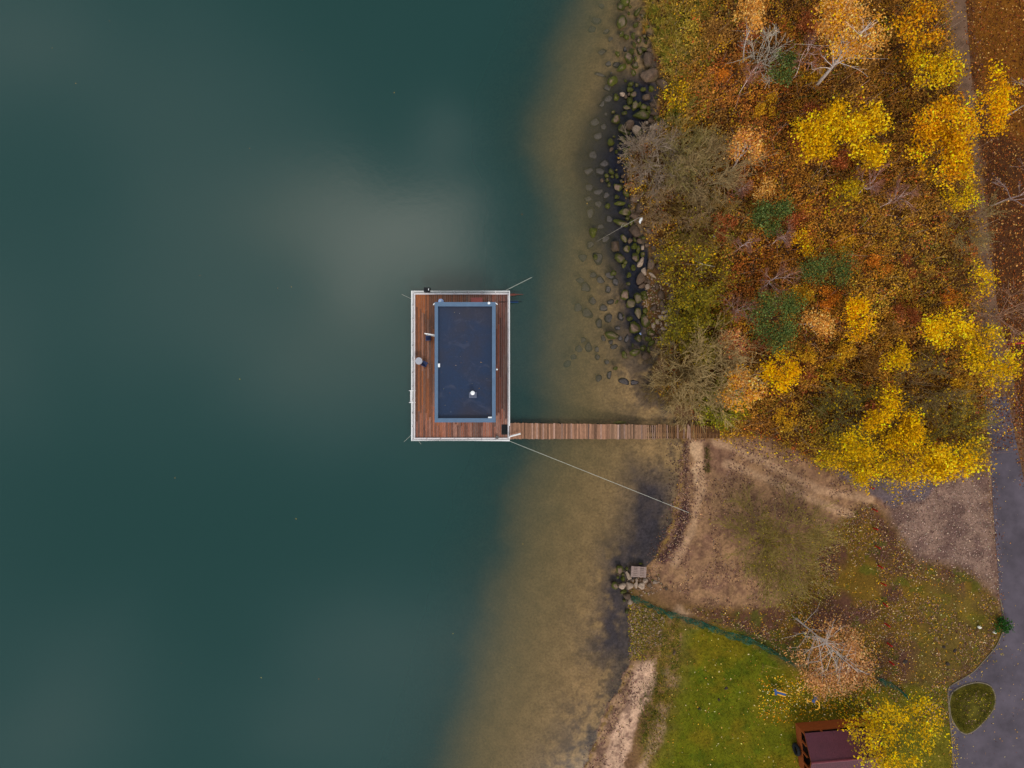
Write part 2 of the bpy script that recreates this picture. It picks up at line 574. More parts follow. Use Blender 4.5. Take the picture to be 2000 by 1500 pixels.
    # rocky bank by the stones
    C = mixc(C, sm([(1262, 540), (1300, 530), (1325, 590), (1315, 700), (1275, 690), (1255, 620)], 12), lin(92, 62, 34))
    C = mixc(C, sm(DARKPATH, 8) * .85, lin(92, 80, 84))
    # lake bed
    bed = z < -0.01
    B = np.tile(np.array(lin(178, 142, 94)), (len(x), 1))
    s = np.interp(py, _sy, _sx)
    near = np.clip(1 - (s - px) / 150, 0, 1)
    B = mixc(B, near * st(fbm(px, py, 55, 51) + (fbm(px, py, 10, 57) - .5) * .5, .45, .62) * .8, lin(70, 62, 64))
    B = mixc(B, sm([(1230, 905), (1325, 940), (1300, 1080), (1210, 1100), (1215, 1020)], 60) * .85, lin(64, 58, 68))
    B = mixc(B, sm([(1180, 1060), (1262, 1080), (1222, 1160), (1236, 1285), (1150, 1290), (1165, 1180)], 60)
             * st(n2, .25, .45) * .8, lin(66, 60, 70))
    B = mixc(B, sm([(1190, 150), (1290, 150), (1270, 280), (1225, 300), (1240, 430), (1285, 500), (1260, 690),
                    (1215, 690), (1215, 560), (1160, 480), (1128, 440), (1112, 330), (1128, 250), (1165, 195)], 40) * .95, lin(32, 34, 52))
    B = mixc(B, st(n3, .58, .68) * near * .6, lin(62, 52, 50))
    C = np.where(bed[:, None], B, C)
    # wet debris line along the water's edge
    rim = np.exp(-((px - s - 3) / 5.0) ** 2) * (~bed)
    C = mixc(C, rim * .55 * st(n3, .4, .55), lin(122, 96, 34))
    return C


def axis(lo, hi, step, far):
    a = np.arange(lo, hi, step)
    out_lo = lo - np.cumsum(step * 1.6 ** np.arange(1, 12))
    out_hi = a[-1] + np.cumsum(step * 1.6 ** np.arange(1, 12))
    return np.concatenate([np.array([-far]), out_lo[out_lo > -far][::-1], a, out_hi[out_hi < far], np.array([far])])


def grid(xs, ys):
    X, Y = np.meshgrid(xs, ys)
    nx, ny = len(xs), len(ys)
    i = np.arange(nx * ny).reshape(ny, nx)
    F = np.stack([i[:-1, :-1], i[:-1, 1:], i[1:, 1:], i[1:, :-1]], -1).reshape(-1, 4)
    return X.ravel(), Y.ravel(), F


xs = axis(-4.0, 41.0, .13, 1500)
ys = axis(-31.0, 31.0, .13, 1500)
X, Y, F = grid(xs, ys)
Z = height(X, Y)
C = np.ones((len(X), 4))
C[:, :3] = ground_colour(X, Y, Z)
g = put('ground', np.stack([X, Y, Z], 1), F, M['ground'], C=C, smooth=True)
tag(g, kind='structure')

xs = axis(-42.0, 15.0, .25, 1400)
ys = axis(-31.0, 31.0, .25, 1400)
X, Y, F = grid(xs, ys)
D = np.maximum(-height(X, Y), 0)
keep = (D[F].max(1) > 0)
F = F[keep]
used = np.unique(F)
remap = np.zeros(len(X), int)
remap[used] = np.arange(len(used))
w = put('water', np.stack([X, Y, np.zeros_like(X)], 1)[used], remap[F], M['water'], smooth=True)
a = w.data.attributes.new('depth', 'FLOAT', 'POINT')
a.data.foreach_set('value', D[used].astype(np.float32))
tag(w, kind='structure')


# road, drive, trail: sheets lying on the ground
def sheet(name, left, right, m, lift, n=40):
    la, ra = np.array(left, float), np.array(right, float)
    rs = lambda A: np.stack([np.interp(np.linspace(0, 1, n), np.linspace(0, 1, len(A)), A[:, k]) for k in (0, 1)], 1)
    la, ra = rs(la), rs(ra)
    V = []
    k = 7
    for a, b in zip(la, ra):
        for t in np.linspace(0, 1, k):
            q = a * (1 - t) + b * t
            x, y, z = G(*q)
            V.append((x, y, z + lift))
    F = [(i * k + j, i * k + j + 1, (i + 1) * k + j + 1, (i + 1) * k + j) for i in range(n - 1) for j in range(k - 1)]
    o = put(name, V, F, m)
    return tag(o, kind='structure')


sheet('trail', [(1835, -150), (1838, 0), (1850, 100), (1868, 200), (1882, 300), (1890, 400), (1897, 500), (1900, 600), (1915, 700), (1925, 790)],
      [(1884, -150), (1886, 0), (1893, 100), (1902, 200), (1912, 300), (1924, 400), (1936, 500), (1948, 600), (1972, 700), (1990, 790)],
      M['trail'], .007)
sheet('road', [(1922, 775), (1930, 850), (1936, 930), (1940, 1000), (1946, 1080), (1953, 1170), (1962, 1250), (1966, 1330), (1968, 1420), (1972, 1520), (1990, 1750)],
      [(1968, 775), (1982, 850), (1998, 930), (2012, 1000), (2028, 1080), (2045, 1170), (2060, 1250), (2075, 1330), (2090, 1420), (2110, 1520), (2150, 1750)],
      M['asphalt'], .013)
sheet('driveway', [(1966, 1215), (1946, 1262), (1902, 1312), (1850, 1342), (1853, 1390), (1858, 1440), (1862, 1510), (1868, 1600)],
      [(1990, 1215), (1990, 1262), (1990, 1312), (1990, 1342), (1990, 1390), (1990, 1440), (1990, 1510), (1990, 1600)],
      M['asphalt'], .019)


def smooth_line(pts, n=60):
    A = np.array(pts, float)
    t = np.linspace(0, len(A) - 1, n)
    r = []
    for k in range(A.shape[1]):
        v = np.interp(t, np.arange(len(A)), A[:, k])
        for _ in range(2):
            v[1:-1] = (v[:-2] + 2 * v[1:-1] + v[2:]) / 4
        r.append(v)
    return np.stack(r, 1)


kb = MB()
for ln in ([(1953, 1170), (1958, 1195), (1964, 1218), (1946, 1262), (1902, 1312), (1850, 1342), (1853, 1390), (1858, 1440), (1862, 1510), (1868, 1600)],):
    L_ = smooth_line(ln, 70)
    pts = [G(*p) for p in L_]
    kb.tube([(x, y, z + .04) for x, y, z in pts], .035, 5, col=lin(150, 138, 120))
tag(kb.build('kerb', M['kerb']), kind='structure')
isl = smooth_line([(1853, 1372), (1857, 1352), (1880, 1338), (1910, 1331), (1935, 1338), (1944, 1358), (1941, 1385), (1922, 1408),
                   (1902, 1427), (1886, 1434), (1871, 1426), (1856, 1402), (1853, 1372)], 48)[:-1]
ip = [G(*p) for p in isl]
kb = MB()
kb.tube([(x, y, z + .05) for x, y, z in ip] + [(ip[0][0], ip[0][1], ip[0][2] + .05)], .05, 5)
tag(kb.build('island_kerb', M['kerb']), kind='structure')
cx, cy = sum(p[0] for p in ip) / len(ip), sum(p[1] for p in ip) / len(ip)
V, F = [(cx, cy, ip[0][2] + .38)], []
rings = 6
for r in range(1, rings + 1):
    t = r / rings
    for x, y, z in ip:
        V.append((cx + (x - cx) * t, cy + (y - cy) * t, z + .06 + .32 * (1 - t * t)))
n = len(ip)
for k in range(n):
    F.append((0, 1 + (k + 1) % n, 1 + k))
    for r in range(rings - 1):
        a, b = 1 + r * n, 1 + (r + 1) * n
        F.append((a + k, a + (k + 1) % n, b + (k + 1) % n, b + k))
tag(put('grass_island', V, F, M['turf'], smooth=True), kind='structure')
#PART2
# ------------------------------------------------------------------ houseboat
DZ = 0.45
bx0, by1, _ = P(804, 568.5, 1.45)
bx1, by0, _ = P(995, 860.5, 1.45)
bcx, bcy = (bx0 + bx1) / 2, (by0 + by1) / 2
boat = thing('houseboat', 'flat roofed houseboat with blue-grey roof edge, brown plank deck and white railing', 'houseboat', (bcx, bcy, 0))
b = MB()
for fx in (-1, 0, 1):
    b.box(bcx + fx * 2.5, bcy, -.35, 1.6, by1 - by0 - .5, .2)
b.box(bcx, bcy, .2, bx1 - bx0 - .12, by1 - by0 - .12, .40)
b.build('hull', M['steel'], boat)
b = MB()
wpl = .142
npl = int((bx1 - bx0 - .1) / wpl)
for i in range(npl):
    x = bx0 + .05 + (i + .5) * (bx1 - bx0 - .1) / npl
    cuts = [by0 + .05] + sorted(by0 + .05 + (k + random.uniform(.25, .75)) * (by1 - by0 - .1) / 3 for k in range(3)) + [by1 - .05]
    for y0, y1 in zip(cuts[:-1], cuts[1:]):
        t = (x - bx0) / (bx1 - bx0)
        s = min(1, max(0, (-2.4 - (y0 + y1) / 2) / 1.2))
        base = np.array(lin(142, 74, 22)) * (1 - t) + np.array(lin(96, 48, 34)) * t  # reflection and wetness painted in: golden west, dark red east, pinkish south
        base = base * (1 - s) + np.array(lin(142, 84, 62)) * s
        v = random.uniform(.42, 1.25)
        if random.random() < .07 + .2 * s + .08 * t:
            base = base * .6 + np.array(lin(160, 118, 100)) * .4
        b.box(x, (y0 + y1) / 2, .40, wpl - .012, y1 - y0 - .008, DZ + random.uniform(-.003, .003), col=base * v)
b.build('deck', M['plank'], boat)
b = MB()
for x in (bx0 + .08, bx1 - .08):
    b.box(x, bcy, DZ + .002, .12, by1 - by0 - .02, DZ + .09)
for y in (by0 + .08, by1 - .08):
    b.box(bcx, y, DZ + .002, bx1 - bx0 - .30, .12, DZ + .09)
b.build('toe_board', M['offwhite'], boat)
RZ = 1.45
gate_y0, gate_y1 = P(995, 853, RZ)[1], P(995, 831, RZ)[1]
b = MB()
for z, r in ((RZ, .045), (1.1, .022), (.78, .022)):
    k = .028 if z < RZ else .0
    b.tube([(bx1, gate_y1, z), (bx1, by1, z), (bx0, by1, z), (bx0, by0, z), (bx1, by0, z), (bx1, gate_y0, z)], r, 6)
rail = b.build('railing', M['white'], boat)


def rail_posts():
    out = []
    y = by0
    n = 11
    for i in range(n + 1):
        y = by0 + (by1 - by0) * i / n
        out.append((bx0, y))
        if not gate_y0 + .1 < y < gate_y1 - .1:
            out.append((bx1, y))
    for i in range(1, 7):
        x = bx0 + (bx1 - bx0) * i / 7
        out += [(x, by0), (x, by1)]
    return out + [(bx1, gate_y0), (bx1, gate_y1)]


for x, y in rail_posts():
    b = MB()
    b.box(x, y, .35, .055, .055, RZ - .02)
    b.build('rail_post', M['white'], rail)
b = MB()
g0, g1 = P(996, 853, RZ), P(1017, 847.5, RZ)
for z, r in ((RZ, .035), (.95, .02), (.68, .035)):
    b.tube([(g0[0], g0[1], z), (g1[0], g1[1], z)], r, 6)
for t in (0.02, .25, .5, .75, .98):
    x, y = g0[0] * (1 - t) + g1[0] * t, g0[1] * (1 - t) + g1[1] * t
    b.tube([(x, y, .66), (x, y, RZ)], .02, 5)
b.build('gate', M['white'], boat)['label'] = 'white railing gate swung open over the pier'
b = MB()
for py in (763, 786):
    x, y, _ = P(803, py, 1.2)
    b.tube([(bx0 + .25, y, 1.2), (bx0 + .1, y, 1.5), (bx0 - .12, y, 1.5), (bx0 - .22, y, 1.2), (bx0 - .22, y, -.5)], .03, 6)
ya, yb = P(803, 763, 1.2)[1], P(803, 786, 1.2)[1]
for z in (-.3, 0, .3):
    b.box(bx0 - .22, (ya + yb) / 2, z, .1, abs(ya - yb), z + .03)
b.build('swim_ladder', M['white'], boat)
# cabin
ZR = 3.55
rx0, ry1, _ = P(849, 590, ZR)
rx1, ry0, _ = P(968, 825, ZR)
ix0, iy1, _ = P(855.3, 598, ZR)
ix1, iy0, _ = P(961, 817, ZR)
rcx, rcy = (rx0 + rx1) / 2, (ry0 + ry1) / 2
wx0, wx1, wy0, wy1 = rx0 + .3, rx1 - .3, ry0 + .3, ry1 - .3
b = MB()
b.box((wx0 + wx1) / 2, (wy0 + wy1) / 2, DZ + .06, wx1 - wx0, wy1 - wy0, 3.2)
wall = b.build('cabin_wall', M['wall'], boat)
for x, y, w_, side in [(wx0, 4.9, 1.0, 'x'), (wx0, 1.6, 2.0, 'x'), (wx0, -1.0, 1.6, 'x'), (wx1, 3.6, 1.2, 'x'), (wx1, -.6, 1.2, 'x'),
                       (-3.4, wy0, 2.2, 'y'), (-3.4, wy1, 1.4, 'y')]:
    for nm, mm, d, mg in (('window', 'white', .03, .08), ('pane', 'glass', .05, 0)):
        b = MB()
        if side == 'x':
            b.box(x, y, 1.2 - mg, d * 2, w_ + 2 * mg, 2.5 + mg)
        else:
            b.box(x, y, 1.2 - mg, w_ + 2 * mg, d * 2, 2.5 + mg)
        if nm == 'window':
            fr_ = b.build(nm, M[mm], boat)
        else:
            b.build(nm, M[mm], fr_)
b = MB()
d0 = (wx0 - .02, P(848, 656, 2.5)[1])
d1 = P(829, 651, 2.5)[:2]
dm = ((d0[0] + d1[0]) / 2, (d0[1] + d1[1]) / 2)
dl, da = math.hypot(d1[0] - d0[0], d1[1] - d0[1]), math.atan2(d1[1] - d0[1], d1[0] - d0[0])
for t in (-.5, .5):
    b.box(dm[0] + math.cos(da) * t * (dl - .1), dm[1] + math.sin(da) * t * (dl - .1), DZ + .05, .1, .07, 2.5, da)
for z in (DZ + .05, 1.2, 2.38):
    b.box(dm[0], dm[1], z, dl - .2, .066, z + .12, da)
door = b.build('door', M['white'], boat)
door['label'] = 'white glazed cabin door standing open over the deck'
b = MB()
b.box(dm[0], dm[1], DZ + .17, dl - .2, .02, 2.38, da)
b.build('door_glass', M['glass'], door)
b = MB()
for (x0, x1, y0, y1) in ((rx0, rx1, iy1, ry1), (rx0, rx1, ry0, iy0), (rx0, ix0, iy0, iy1), (ix1, rx1, iy0, iy1)):
    b.box((x0 + x1) / 2, (y0 + y1) / 2, 3.05, x1 - x0, y1 - y0, ZR)
for y in (4.2, 2.0, .2, -1.5):
    for x in (rx0 + .115, rx1 - .115):
        b.box(x, y, ZR, .235, .012, ZR + .006)
roof = b.build('roof_edge', M['rim'], boat)
b = MB()
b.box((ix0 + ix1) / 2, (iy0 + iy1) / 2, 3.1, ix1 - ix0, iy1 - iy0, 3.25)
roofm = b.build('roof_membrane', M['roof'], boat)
b = MB()
for i in range(1, 8):
    y = iy0 + (iy1 - iy0) * i / 8
    b.box((ix0 + ix1) / 2, y, 3.25, ix1 - ix0 - .02, .05, 3.256)
b.build('membrane_seam', M['roof'], roofm)
b = MB()
x, y, _ = P(923.5, 771.5, 3.3)
b.box(x, y, 3.25, .56, .42, 3.38)
chb = b.build('vent_base', mat('vent_grey', lin(82, 86, 104), rough=.6), boat)
b = MB()
x, y, _ = P(923, 767.5, 3.9)
b.cyl(x, y, 3.36, 3.8, .10, 14)
b.cyl(x, y, 3.8, 3.86, .155, 18)
b.cyl(x, y, 3.86, 3.93, .155, 18, .05)
b.build('chimney', M['bag'], boat)
for px, py, a, c in ((857, 713.5, .15, .27), (957, 816, .27, .15)):
    b = MB()
    x, y, _ = P(px, py, 3.5)
    b.box(x, y, 3.252, a, c, 3.5)
    b.box(x, y, 3.5, a * .8, c * .8, 3.52)
    b.build('roof_outlet', M['bag'], boat)
for px, py, r in ((955, 592, .12), (970.5, 721.5, .07)):
    b = MB()
    x, y, _ = P(px, py, 3.5)
    b.cyl(x, y, 3.38, 3.56, r, 12, r * .8)
    b.cyl(x, y, 3.56, 3.60, r * .8, 12, r * .3)
    b.build('lamp', M['bag'], boat)
for px, py, dx in ((847, 594, -1), (970.5, 593.5, 1)):
    b = MB()
    x, y, _ = P(px, py, 3.4)
    b.tube([(x - dx * .18, y + .10, 3.45), (x, y, 3.4), (x + dx * .02, y - .03, 3.3)], .04, 6)
    b.build('gutter_spout', M['bag'], boat)

# things on the deck
t = thing('round_table', 'small round pale grey table by the west railing of the houseboat', 'table', (*P(818, 705, 1.15)[:2], DZ))
x, y, _ = P(818, 705, 1.15)
b = MB(); b.cyl(x, y, 1.13, 1.17, .275, 28); b.build('table_top', M['table'], t)
b = MB(); b.cyl(x, y, DZ + .03, 1.13, .03, 10); b.build('pedestal', M['steel'], t)
b = MB(); b.cyl(x, y, DZ, DZ + .03, .2, 16); b.build('base', M['steel'], t)


def chair(label, px, py, rot):
    x, y, _ = P(px, py, .95)
    t = thing('deck_chair', label, 'chair', (x, y, DZ), 'dark blue chairs on the houseboat deck')
    R = lambda u, v: (x + u * math.cos(rot) - v * math.sin(rot), y + u * math.sin(rot) + v * math.cos(rot))
    b = MB(); b.box(x, y, .86, .40, .38, .92, rot); b.build('seat', M['navy'], t)
    q = R(0, -.19); b = MB(); b.box(*q, .92, .38, .04, 1.28, rot); b.build('backrest', M['navy'], t)
    for u in (-.17, .17):
        for v in (-.16, .16):
            q = R(u, v); b = MB(); b.box(*q, DZ, .035, .035, .86, rot); b.build('leg', M['black'], t)


chair('dark blue chair beside the open cabin door on the deck', 836.5, 660, math.radians(4))
chair('dark blue chair turned askew beside the small round table', 829, 710.5, math.radians(-28))
b = MB()
x, y, _ = P(986, 839, DZ)
b.box(x, y, DZ + .005, .50, .78, DZ + .025)
b.box(x, y, DZ + .025, .44, .72, DZ + .032)
tag(b.build('doormat', M['black'], at=(x, y, DZ)), 'black rectangular doormat on the deck at the open gate', 'doormat')
x, y, _ = P(834, 566.5, 1.4)
t = thing('storage_box', 'small black box hung outside the north railing of the houseboat', 'box', (x, y, .9))
b = MB(); b.box(x, y + .02, .95, .46, .34, 1.5); b.build('body', M['black'], t)
b = MB(); b.box(x + .13, y + .03, 1.5, .05, .14, 1.508); b.build('label_strip', M['bag'], t)
x, y, _ = P(860.5, 588, 1.2)
t = thing('gas_bottle', 'pale blue round-topped canister against the north cabin wall', 'canister', (x, y, DZ))
b = MB()
b.tube([(x, y, DZ), (x, y, 1.05), (x, y, 1.15), (x, y, 1.2)], [.2, .2, .16, .05], 20)
b.build('body', M['paleblue'], t, smooth=True)
b = MB(); b.cyl(x, y, 1.2, 1.28, .05, 10); b.build('valve', M['bag'], t)
x, y, _ = P(931, 587.5, .9)
t = thing('deck_chest', 'dusty red low chest against the north wall of the cabin', 'chest', (x, y, DZ))
b = MB(); b.box(x, y, DZ + .002, .84, .46, .82); b.build('body', M['redmat'], t)
b = MB(); b.box(x, y, .822, .88, .5, .88); b.build('lid', M['redmat'], t)
x, y, _ = P(971, 854, .6)
b = MB(); b.cyl(x, y, DZ + .002, .7, .10, 12, .13, col=lin(96, 92, 92))
tag(b.build('bucket', M['greywood'], at=(x, y, DZ)), 'small grey bucket in the south-east corner of the deck', 'bucket')


def pole(name, label, cat, pts, m, r):
    b = MB()
    b.tube(pts, r, 8)
    return tag(b.build(name, m, at=pts[0]), label, cat)


z = .35
pole('boat_pole', 'reddish brown tapering pole sticking out from the east side of the houseboat', 'pole',
     [P(990, 576, z), P(1004, 575.3, z), P(1010, 575, z - .02), P(1022, 575, z - .1)], mat('brown_pole', lin(92, 44, 34), rough=.7), [.1, .09, .05, .02])
t = thing('oar', 'blue oar lying under the east railing, blade over the water', 'oar', P(1002, 589.5, z))
b = MB(); b.box(*P(1003, 589.5, z)[:2], z - .02, .75, .13, z + .02); b.build('blade', M['blue'], t)
b = MB(); b.tube([P(975, 590, z + .14), P(995, 589.5, z + .06), P(1012, 589.2, z + .04), P(1020, 588.5, z - .05)], .026, 6); b.build('shaft', M['black'], t)


def rope(label, a, b_, sag, r=.022, n=24):
    a, b_ = np.array(a, float), np.array(b_, float)
    pts = []
    for i in range(n + 1):
        t = i / n
        p = a * (1 - t) + b_ * t
        p[2] -= sag * 4 * t * (1 - t)
        pts.append(tuple(p))
    m = MB()
    m.tube(pts, r, 5)
    return tag(m.build('mooring_rope', M['rope'], at=tuple(a)), label, 'rope', 'mooring ropes of the houseboat')


zs = G(1345, 1001)
rope('long pale rope running from the houseboat to the sandy shore', P(989, 859, .7), (zs[0], zs[1], zs[2] + .06), .05, .017)
rope('thin pale rope slanting into the water from the north-east corner of the deck', P(988, 567, .6), P(1042, 540, -.05), 0, .018)
rope('short rope dropping into the water from the north-west corner of the deck', P(808, 586, .6), P(783, 574, -.05), 0, .011)
rope('short rope at the south-west corner of the deck, running out sideways', P(807, 846, .6), P(788, 864, -.05), 0, .010)
rope('short rope at the south-west corner of the deck, hanging down below it', P(814, 857, .6), P(823, 868, -.05), 0, .010)
x, y, z = P(1290, 977, 0)
pole('mooring_stake', 'dark stake in the shallows under the long pale rope', 'stake', [(x, y, -.5), (x + .03, y, .5)], mat('dark_wood', lin(38, 30, 26)), .05)

# ------------------------------------------------------------------ pier
pier = thing('pier', 'narrow brown plank pier from the houseboat to the shore', 'pier', P(1190, 842, .5))


def pier_edge(px):
    t = (px - 996) / (1384 - 996)
    z = .46 + .46 * max(0, (t - .72) / .28)
    return P(px, 826 + 5 * t, z), P(px, 857.5, z), z


px = 997.0
b1, b2 = MB(), MB()
while px < 1382:
    narrow = px > 1262
    (x, yt, _), (x_, yb_, _), z = pier_edge(px)
    w_ = .112 if not narrow else random.uniform(.075, .115)
    base = np.array(lin(146, 105, 82)) if px < 1190 else np.array(lin(134, 100, 78))
    if narrow:
        t = min(1, (px - 1262) / 60)
        base = base * (1 - t) + np.array(lin(118, 80, 46)) * t
    v = random.uniform(.62, 1.3)
    if random.random() < .1:
        v *= .6
    if random.random() < .15:
        base = base * .6 + np.array(lin(170, 140, 130)) * .4
    j = random.uniform(-.03, .03) if not narrow else random.uniform(-.08, .08)
    (b2 if narrow else b1).box(x, (yt + yb_) / 2 + j, z - .04, w_, yt - yb_, z + random.uniform(-.006, .006),
                               random.uniform(-.012, .012) * (3 if narrow else 1), base * v)
    px += 3.05 if not narrow else random.uniform(3.7, 4.5)
b1.build('deck', M['pierwood'], pier)
b2.build('slat_section', M['pierwood'], pier)['label'] = 'older section of narrow slats with gaps'
b = MB()
for f in (.12, .5, .88):
    pts = []
    for px in range(997, 1384, 12):
        e0, e1, z = pier_edge(px)
        pts.append((e0[0], e0[1] * (1 - f) + e1[1] * f, z - .10))
    b.tube(pts, .06, 4, col=lin(58, 40, 30))
b.build('beam', M['bark'], pier)
for px in range(1020, 1330, 38):
    e0, e1, z = pier_edge(px)
    for e, s_ in ((e0, -.07), (e1, .07)):
        b = MB()
        y = e[1] + s_
        b.cyl(e[0], y, gz(e[0], y) - .3, z - .15, .06, 8, col=lin(54, 40, 32))
        b.build('post', M['bark'], pier)


def pallet(name, label, px, py, z, L_, W_, rot, n, base, gaps, slots):
    x, y, _ = P(px, py, z)
    t = thing(name, label, 'pallet', (x, y, z - .14))
    R = lambda u, v: (x + u * math.cos(rot) - v * math.sin(rot), y + u * math.sin(rot) + v * math.cos(rot))
    b = MB()
    for i in range(n):
        v = -W_ / 2 + (i + .5) * W_ / n
        q = R(random.uniform(-.01, .01), v)
        b.box(*q, z - .025, L_, W_ / n * gaps, z, rot, np.array(base) * random.uniform(.8, 1.15))
    b.build('top_boards', M['greywood'], t)
    b = MB()
    for u in ((-1, 0, 1) if slots else (-1, -.33, .33, 1)):
        q = R(u * (L_ / 2 - .07), 0)
        b.box(*q, z - .12, .13, W_ * .98, z - .026, rot, np.array(base) * .8)
    b.build('bearers', M['greywood'], t)
    if slots:
        b = MB()
        for u in (-1, 0, 1):
            q = R(u * (L_ / 2 - .1), 0)
            b.box(*q, z - .024, .2 if u == 0 else .17, W_ * .985, z + .003, rot, np.array(base) * 1.02)
        b.build('cross_boards', M['greywood'], t)


pallet('wooden_pallet', 'grey wooden pallet lying on the stones at the tip of the shore', 1247.5, 1117, .55, 1.18, .84, math.radians(-3), 6, lin(134, 112, 104), .78, True)
pallet('wooden_grate', 'weathered brown slatted grate at the shore end of the pier', 1394, 844.5, 1.0, .95, .95, math.radians(-2), 8, lin(92, 60, 34), .62, False)
pole('mossy_log', 'mossy log in the water against the north edge of the pier', 'log', [P(1198, 827, .12), P(1209, 824.5, .16), P(1222, 825.5, .1)],
     mat('moss_log', lin(84, 76, 36), rough=.9, var=.4), [.08, .13, .09])

